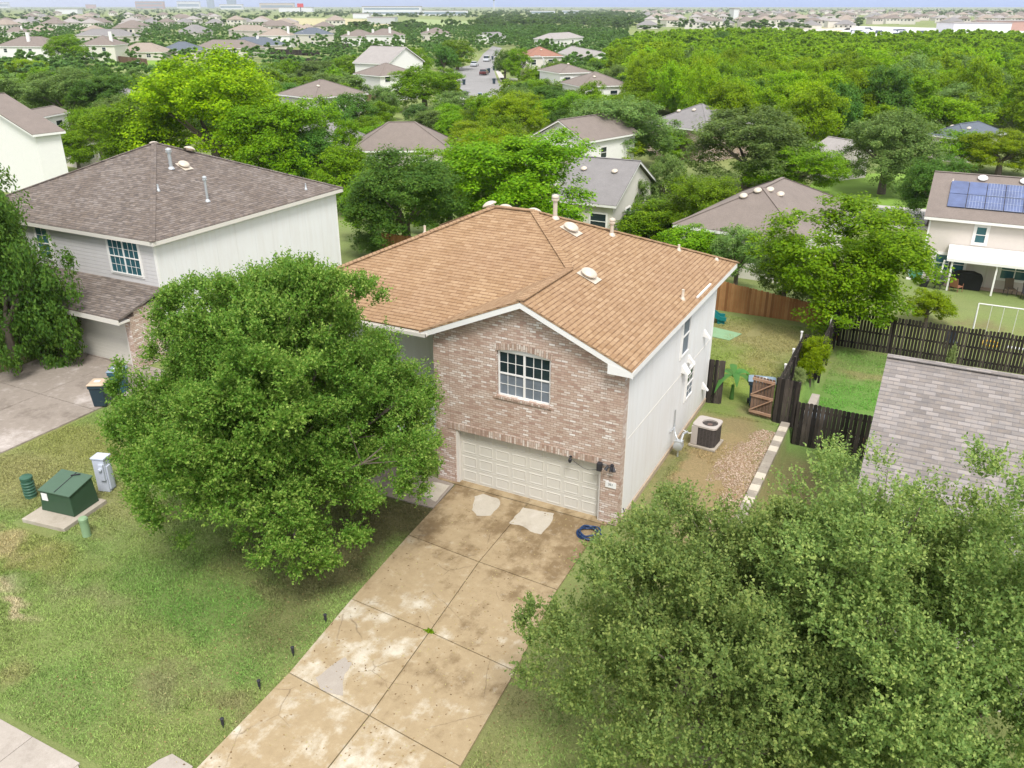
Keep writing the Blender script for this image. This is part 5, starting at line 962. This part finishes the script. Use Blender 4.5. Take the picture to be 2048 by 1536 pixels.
# vehicles on the white forecourt at the right
def lot():
    r = random.Random(9); proto = None
    for i in range(46):
        u = r.uniform(1690, 1900); v = 59+(u-1690)*.055+r.uniform(0, 13); p = GT(u, v)
        if proto is None:
            mb = MB(); mb.prism([(-2.6,.3),(2.6,.3),(2.6,1.2),(1.6,1.35),(1.0,2.2),(-2.4,2.2),(-2.6,1.2)], -1, 1, 'y'); proto = mb.build('parked_vehicle', paint('fleet_white', (.75,.76,.78), .35, .05)); o = proto
            dk = mb.build('parked_vehicle', paint('fleet_dark', (.06,.08,.11), .35, .05))
        else: o = (dk if r.random() < .35 else proto).copy(); COL.objects.link(o)
        o.location = p+Vector((0,0,.1)); o.rotation_euler.z = r.uniform(-.3, .3)+YAW
        tag(o, 'small vehicle parked on the white yard beyond the wood at the upper right', 'vehicle', 'vehicles parked on the far white yard')
    dk.location = GT(1800,66)+Vector((0,0,.1)); tag(dk, 'small vehicle parked on the white yard beyond the wood at the upper right', 'vehicle', 'vehicles parked on the far white yard')
lot()
# far suburbs: one house mesh with walls and roof, many copies
def farhouse(i):
    r = random.Random(i); w_, d_, z = r.uniform(12, 17), r.uniform(10, 14), r.choice((2.8, 5.0, 5.2)); m = MB(); m.box(-w_/2+.4, w_/2-.4, .4, d_-.4, -.3, z); nw = len(m.f); h = d_/2 if d_ < w_ else w_/2; zr = z+.5*h
    m.add([(-w_/2,0,z),(w_/2,0,z),(w_/2,d_,z),(-w_/2,d_,z),(-w_/2+h,h,zr),(w_/2-h,h,zr)], [(0,1,5,4),(1,2,5),(2,3,4,5),(3,0,4),(3,2,1,0)]); m.box(-w_*.1, w_*.2, -.6, .6, z, z+.2)
    nr_ = len(m.f); 
    for k_ in range(4): a = -w_/2+1.5+k_*w_/4.6; m.box(a, a+1.3, .34, .42, z-2.0, z-.8)
    me = bpy.data.meshes.new('suburb_house'); me.from_pydata(m.v, [], m.f); me.update(); autouv(me)
    for mm in ((TRIM, STUCCO, CREAM)[i % 3], (R_BR, R_TN, R_GR, R_LG)[i % 4], GLASS): me.materials.append(mm)
    me.polygons.foreach_set('material_index', [0]*nw+[1]*(nr_-nw)+[2]*(len(m.f)-nr_)); return me
FH = [farhouse(i) for i in range(6)]; FHP = []
def farh(u, v, rz, lab, grp, i):
    p = GT(u, v)
    if len(FHP) > 298: return
    for q in FHP:
        if (q-p).length < 17: return
    lab += ', '+('left' if u < (250 if u < 800 else 1500) else 'middle' if u < (450 if u < 800 else 1700) else 'right')+(' end, front rows' if v > 44 else ' end, back rows')
    FHP.append(p); o = bpy.data.objects.new('suburb_house', FH[i % 6]); COL.objects.link(o); o.location = p; o.rotation_euler.z = rz+YAW; tag(o, lab, 'house', grp)
r = random.Random(4)
for i in range(330):
    v = 23+(r.random()**1.3)*35; u = r.uniform(1290, 2060)
    if u > 1720 and v > 50: continue
    if u > 1900 and v < 28: continue
    farh(u, v, r.choice((0, .3, -.4, 1.5)), 'small brown roofed suburban house beyond the wood at the upper right', 'houses of the upper right suburb', i)
for i in range(200):
    u = r.uniform(-10, 700); v = r.uniform(30, 76) if u < 520 else r.uniform(50, 76)
    farh(u, v, r.choice((0, .4, -.3, 1.4)), 'small brown roofed suburban house among trees at the upper left', 'houses of the upper left suburb', i)
# ------------------------------------------------------------------ trees
TL = []
def T(*a, **k): TL.append((a[0], a[1], a[3])); return treepx(*a, **k)
T(35, 745, 330, 230, 'D', 'n', 'dark green tree at the left edge in front of the brown roofed house', low=True)
T(-60, 690, 312, 260, 'L', 'n', 'grey green tree cut by the left edge beside the left driveway', low=True)
T(815, 515, 300, 235, 'D', 'n', 'dark green oak behind the left end of the tan roof')
T(1050, 500, 258, 300, 'M', 'n', 'big bright green tree directly behind the tan roof ridge')
T(900, 470, 285, 190, 'M', 'n', 'leafy tree left of the big bright tree behind the tan roof')
T(700, 430, 290, 130, 'M', 'm', 'light green tree at the left edge of the dark oak behind the tan roof')
T(975, 400, 255, 150, 'Y', 'n', 'lime crown rising left behind the big bright tree')
T(1000, 350, 230, 110, 'M', 'm', 'smaller green tree below the street end')
T(1160, 470, 370, 90, 'M', 'm', 'low green tree beside the flue pipes behind the tan roof')
T(1372, 560, 452, 130, 'M', 'm', 'mid green tree in front of the white wall of the five vent house')
T(1470, 575, 452, 110, 'L', 'm', 'pale green tree against the five vent house wall')
T(1265, 455, 352, 80, 'L', 'm', 'grey green tree at the right gable of the grey roof')
T(1118, 470, 385, 90, 'D', 'm', 'dark tree at the left gable of the grey roof')
T(1180, 300, 240, 90, 'M', 'm', 'round tree in front of the white gabled house')
T(1350, 320, 262, 90, 'M', 'm', 'green tree below the brick house window')
T(700, 375, 295, 110, 'M', 'm', 'green tree covering the pale wall of the long brown house')
T(720, 250, 205, 90, 'M', 'm', 'round green tree below the cream two storey house')
T(1290, 480, 420, 120, 'D', 'm', 'dark low tree at the corner of the grey roof with two vents')
T(745, 480, 345, 110, 'M', 'm', 'light green tree between the brown roof and the dark oak')
T(1665, 652, 392, 320, 'M', 'n', 'big bright green tree hanging over the orange cedar fence')
T(1565, 610, 470, 120, 'L', 'm', 'pale green bush crown left under the big tree at the cedar fence')
T(1395, 505, 350, 170, 'M', 'n', 'mid green tree behind the right part of the tan roof')
T(1320, 490, 400, 150, 'M', 'm', 'low green tree peeking over the right tan slope')
T(1462, 495, 378, 62, 'D', 'c', 'small cone shaped tree in front of the brown gabled roof', 'conifer')
T(1425, 545, 445, 150, 'D', 'm', 'dark leafy tree at the rear right corner of the tan roof')
T(1330, 440, 308, 90, 'L', 'm', 'feathery grey green tree right of the grey roof with vents')
T(1215, 345, 262, 150, 'Y', 'm', 'lime green tree above the grey roof with two vents')
T(1230, 340, 192, 215, 'L', 'n', 'broad grey green oak between the white gable and the brick house')
T(1415, 315, 225, 90, 'L', 'm', 'grey green tree right of the brick house')
T(1490, 385, 218, 240, 'L', 'n', 'wide grey green oak in front of the dark wood')
T(1580, 395, 285, 190, 'M', 'n', 'dark fresh green oak behind the brown roof with five vents')
T(1540, 280, 200, 110, 'D', 'm', 'dark rounded tree crown at the near edge of the wood')
T(1762, 388, 222, 190, 'L', 'n', 'grey green oak with a visible dark trunk on the bright lawn')
T(1860, 452, 310, 150, 'D', 'n', 'dark oak left of the house with the solar panels')
T(1920, 340, 262, 110, 'M', 'm', 'mid green tree behind the solar panel roof')
T(1995, 350, 262, 150, 'Y', 'n', 'yellow green tree behind the right part of the solar roof')
T(1850, 650, 578, 92, 'Y', 'm', 'low yellow green shrub behind the gapped fence', 'shrub')
T(1620, 762, 672, 66, 'Y', 'm', 'bright lime green shrub behind the dark side fence', 'shrub')
T(1588, 790, 735, 40, 'P', 'm', 'small pale green bush between the black fence and the bed edging', 'shrub')
T(745, 510, 462, 70, 'L', 'm', 'clump of tall pale grass beside the left end of the tan roof', 'shrub', 'shrub')
T(1897, 745, 680, 26, 'P', 'c', 'tiny bare brown sapling on the lawn behind the light grey roof', 'sapling')
T(445, 380, 104, 310, 'Y', 'n', 'tall yellow green tree rising behind the brown hip roof')
T(590, 400, 190, 230, 'M', 'n', 'mid green tree right of the tall yellow one')
T(630, 400, 250, 140, 'D', 'n', 'darker green tree at the right end of the brown roof')
T(305, 370, 198, 210, 'M', 'n', 'loose green tree right behind the brown roof peak')
T(160, 345, 258, 90, 'M', 'm', 'small bright green tree beside the white house on the left')
T(60, 250, 150, 130, 'L', 'n', 'grey green tree crown above the white house at the left edge')
T(60, 380, 262, 60, 'M', 'm', 'slim tree in front of the white wall at the left edge')
T(210, 330, 210, 130, 'M', 'n', 'green tree right of the white house wing')
T(250, 300, 190, 120, 'L', 'm', 'grey green tree behind the brown roof peak')
T(145, 262, 140, 160, 'L', 'n', 'wide grey green oak in the left tree row')
T(225, 262, 145, 140, 'D', 'n', 'dark oak right in the left tree row')
T(60, 165, 118, 100, 'Y', 'm', 'yellow green bush below the white two storey house')
T(330, 200, 150, 120, 'M', 'm', 'green tree left of the tall yellow tree')
T(138, 132, 68, 78, 'M', 'm', 'egg shaped bright green tree beside the beige house')
T(110, 125, 72, 45, 'D', 'm', 'dark narrow tree left of the egg shaped one')
T(850, 222, 132, 140, 'M', 'n', 'loose green tree on the round lawn by the street')
T(890, 205, 145, 60, 'Y', 'm', 'smaller yellow green tree on the round lawn')
T(830, 165, 95, 70, 'M', 'm', 'bright tree behind the stepped gable house')
T(915, 140, 78, 80, 'M', 'm', 'large bright tree on the left side of the far street')
T(888, 150, 88, 60, 'D', 'm', 'dark round tree left of the far street')
T(1010, 160, 100, 52, 'D', 'm', 'dark tree on the right side of the far street')
T(1038, 165, 95, 60, 'M', 'm', 'taller bright tree on the right side of the far street')
T(1055, 190, 125, 46, 'P', 'c', 'pale cone shaped tree beside the street lamp', 'conifer')
T(1112, 195, 130, 78, 'D', 'n', 'dark tree in front of the cream garage house')
T(1085, 245, 172, 110, 'D', 'n', 'dark leafy tree left of the white gable house')
T(1030, 290, 182, 130, 'Y', 'n', 'lime green tree in front of the street end')
T(960, 330, 240, 170, 'Y', 'n', 'bright lime tree between the long brown roof and the street')
T(1125, 250, 205, 60, 'M', 'm', 'small green tree above the white gable house')
T(1205, 190, 150, 60, 'M', 'm', 'green tree in front of the chimney breast house')
T(700, 170, 110, 90, 'M', 'm', 'bushy tree right of the stepped fences'); T(640, 175, 120, 90, 'L', 'm', 'pale bushy tree below the stepped fences'); T(680, 235, 165, 70, 'M', 'm', 'tree left of the cream two storey house')
T(560, 175, 125, 90, 'M', 'm', 'green tree above the tall yellow tree'); T(770, 240, 200, 60, 'M', 'm', 'low tree right of the cream two storey house')
T(1430, 250, 150, 110, 'M', 'm', 'light green tree at the left edge of the wood'); T(1440, 110, 62, 44, 'D', 'm', 'tall dark tree standing above the wood')
T(700, 345, 235, 60, 'M', 'm', 'tree between the slate grey and the long brown roof')
T(820, 330, 265, 130, 'M', 'n', 'green tree in front of the long brown roofed house')
def inpoly(x, y, P):
    c = False; n = len(P)
    for i in range(n):
        x1, y1 = P[i]; x2, y2 = P[(i+1) % n]
        if (y1 > y) != (y2 > y) and x < (x2-x1)*(y-y1)/(y2-y1)+x1: c = not c
    return c
def scatter(poly_px, spacing, avoid, rnd):
    W = [GT(u, v) for u, v in poly_px]; P = [(p.x, p.y) for p in W]; x0, x1 = min(p[0] for p in P), max(p[0] for p in P); y0, y1 = min(p[1] for p in P), max(p[1] for p in P); out = []
    xx = x0
    while xx < x1:
        yy = y0
        while yy < y1:
            a, b = xx+rnd.uniform(-.42, .42)*spacing, yy+rnd.uniform(-.42, .42)*spacing
            if inpoly(a, b, P) and not any((a-q[0])**2+(b-q[1])**2 < q[2]**2 for q in avoid): out.append((a, b))
            yy += spacing
        xx += spacing
    return out
rr = random.Random(12)
wood_pts = scatter([(1235,215),(1300,240),(1420,300),(1600,330),(1800,300),(1960,270),(2200,330),(2300,120),(2060,92),(1900,88),(1760,96),(1700,92),(1560,84),(1380,82),(1290,92),(1225,120)], 5.4, [], rr)
# weed in the driveway joint
p = G(859,1266); Qw = leaves(np.array(p)[None]+rng.normal(0, 1, (260, 3))*np.array((.05, .03, .015))+np.array((0, 0, .06)), np.tile(np.array((0, 0, 1.)), (260, 1)), .025, rng); tag(leafobj('weed_tuft', Qw, LF['M']), 'small green weed growing where the driveway joints cross', 'weed')
# trees between the houses: keep clear of houses, the street, the lawns
avoid = []
for o in list(COL.objects):
    if o.parent is None and o.get('category') == 'house':
        if o.name.startswith('suburb'): avoid.append((o.location.x, o.location.y, 10)); continue
        w_ = [c for c in o.children if c.name.startswith('wall')]
        if w_: bb = [o.matrix_basis @ Vector(c) for c in w_[0].bound_box]; avoid.append((sum(b.x for b in bb)/8, sum(b.y for b in bb)/8, max((bb[0]-bb[6]).length/2*.72, 4)))
for u, v in ((930,150),(925,170),(940,190),(960,210),(975,140),(1000,180),(980,110),(850,225),(820,235),(900,225),(250,130),(300,135),(560,115),(600,130),(580,145),(1000,160),(1020,170),(1320,200)): p = GT(u, v); avoid.append((p.x, p.y, 9))
far_pts = []
for poly, sp in (([(-60,250),(250,262),(560,330),(640,240),(740,200),(600,150),(330,160),(-60,130)], 6.6), ([(-60,130),(330,160),(600,150),(900,140),(960,100),(960,62),(780,60),(500,58),(-60,50)], 10.5), ([(960,110),(990,95),(1250,130),(1270,95),(1230,66),(960,58)], 6.8), ([(1000,240),(1260,330),(1290,240),(1230,130),(1050,100),(1040,150)], 5.8), ([(640,330),(960,300),(1000,260),(740,225),(640,230)], 6)):
    far_pts += scatter(poly, sp, avoid, rr)
def vis(a, b): q = np.array((a, b, FARZ+3))-CP; dz = q@FW; return -80 < 1024+FPX*(q@RT)/dz < 2130
wood_pts = [p for p in wood_pts if vis(*p)]; far_pts = [p for p in far_pts if vis(*p)]
allp = [(a, b, 'w') for a, b in wood_pts]+[(a, b, 's') for a, b in far_pts]; allp.sort(key=lambda p: (p[0]-CP[0])**2+(p[1]-CP[1])**2)
print('trees', len(wood_pts), len(far_pts), len(TL)); rest = allp[400:]
for a, b, k_ in allp[:400]:
    dd_ = math.hypot(a-CP[0], b-CP[1]); h = rr.uniform(5.0, 9.6) if k_ == 'w' else rr.uniform(3.2, 6.0); R = rr.uniform(2.9, 5.0) if k_ == 'w' else rr.uniform(2.3, 3.9)
    kd = rr.choice('WWWWWYMMLD') if k_ == 'w' else rr.choice('MMDDLLWF')
    base = (a, b, float(hgt(a, b)))
    pp = np.array(base)-CP; uu = 1024+FPX*(pp@RT)/(pp@FW); cn = {'W':'bright green','Y':'lime green','M':'fresh green','L':'grey green','D':'dark green','F':'muted green'}[kd]
    wh = ('left', 'middle', 'right')[min(2, max(0, int((uu-1230)/273)))] if k_ == 'w' else ('far left', 'upper left', 'centre', 'right')[min(3, max(0, int(uu/330)))]
    if k_ == 'w': tree(base, R, h, kd, 'm' if dd_ < 170 else 'f', f'{cn} tree crown in the {wh} of the wood, '+('near its front edge' if dd_ < 130 else 'halfway back' if dd_ < 175 else 'towards its far side'), 'wood_tree', 'tree', 'trees of the wood on the right', trunk=dd_ < 130)
    else: tree(base, R, h, kd, 'm' if dd_ < 150 else 'f', f'{cn} garden tree at the {wh}, '+('just behind the near houses' if dd_ < 95 else 'among the middle houses' if dd_ < 150 else 'among the far houses'), 'garden_tree', 'tree', 'garden trees between the distant houses', trunk=dd_ < 120)
def mass(name, pts, label, mat, nq, leaf, hr, Rr_, seed):
    base = [crown_quads(seed+i, nq, leaf, 10, zs=.8) for i in range(4)]; Q = []; r = random.Random(seed)
    for i, (a, b) in enumerate(pts):
        R = r.uniform(*Rr_); h = r.uniform(*hr); t_ = r.uniform(0, 6.28); q = base[i % 4]*np.array((R, R, h*.55)); ca, sa = math.cos(t_), math.sin(t_)
        q = np.stack([q[..., 0]*ca-q[..., 1]*sa+a, q[..., 0]*sa+q[..., 1]*ca+b, q[..., 2]+h*.5+float(hgt(a, b))], 2); Q.append(q)
    o = leafobj(name, np.concatenate(Q), mat); return tag(o, label, 'woodland', kind='stuff')
mass('distant_wood', [(a, b) for a, b, k_ in rest if k_ == 'w'], 'farther bright green part of the wood on the right', LF['W'], 900, .16, (5.5, 8.5), (3.4, 5.0), 501)
mass('distant_garden_trees', [(a, b) for a, b, k_ in rest if k_ == 's'], 'far garden trees merging between the upper left houses', LF['F'], 800, .16, (2.6, 6.2), (2.2, 4.4), 551)
hp = []
def band(v0, v1, u0, u1, n, dens=1):
    for _ in range(n): u = rr.uniform(u0, u1); v = v0+(v1-v0)*rr.random()**dens; p = GT(u, v); hp.append((p.x, p.y))
band(30, 60, 1180, 1720, 200); band(21, 30, 1180, 2100, 160); band(17, 27, -20, 2080, 700); band(24, 54, -20, 560, 260); band(26, 36, 560, 1250, 330); band(22, 50, 960, 1320, 460); band(40, 62, 950, 1260, 200); band(24, 34, 1850, 2080, 180); band(58, 62, 690, 1000, 40)
hp = [p for p in hp if not any((p[0]-q.x)**2+(p[1]-q.y)**2 < 90 for q in FHP)]
mass('horizon_trees', hp, 'dark far tree belts and suburb trees along the horizon', LF['F'], 260, .24, (3, 8), (3, 7), 601)

# ------------------------------------------------------------------ air
hz = bpy.data.materials.new('haze_air'); hz.use_nodes = True; ht = hz.node_tree; ht.nodes.clear(); ho = ht.nodes.new('ShaderNodeOutputMaterial'); pv = ht.nodes.new('ShaderNodeVolumePrincipled')
pv.inputs['Color'].default_value = (.86,.92,1,1); pv.inputs['Density'].default_value = .00012; pv.inputs['Anisotropy'].default_value = .3; ht.links.new(pv.outputs[0], ho.inputs['Volume'])
tag(MB().box(-9000, 9000, -400, 14000, -5, 160).build('haze', hz, uv=False), 'thin pale air fading the far suburbs', 'haze', kind='stuff')
S.cycles.volume_bounces = 0

def litter():
    n = 2600; x = rng.uniform(-9.5, 1.8, n); y = rng.uniform(-12.5, -.3, n); k_ = fbm(x, y, .8, 91) > .42; x, y = x[k_], y[k_]; n = len(x)
    z = hgt(x, y)+np.where((x > -5.0)*(x < .2), .052, .012); p = np.stack([x, y, z], 1); d = unit(rng.normal(size=(n, 3))*.25+np.array((0, 0, 1.)))
    k = NT('litter'); k.base(k.ramp(k.n('ShaderNodeNewGeometry').outputs['Random Per Island'], [(.1, (.12,.07,.03)), (.5, (.28,.18,.08)), (.9, (.42,.36,.16))]))
    tag(leafobj('leaf_litter', leaves(p, d, .026, rng, 1.2, .2), k.m), 'scattered fallen brown leaves around the driveway and oak', 'leaf litter', kind='stuff')
litter()
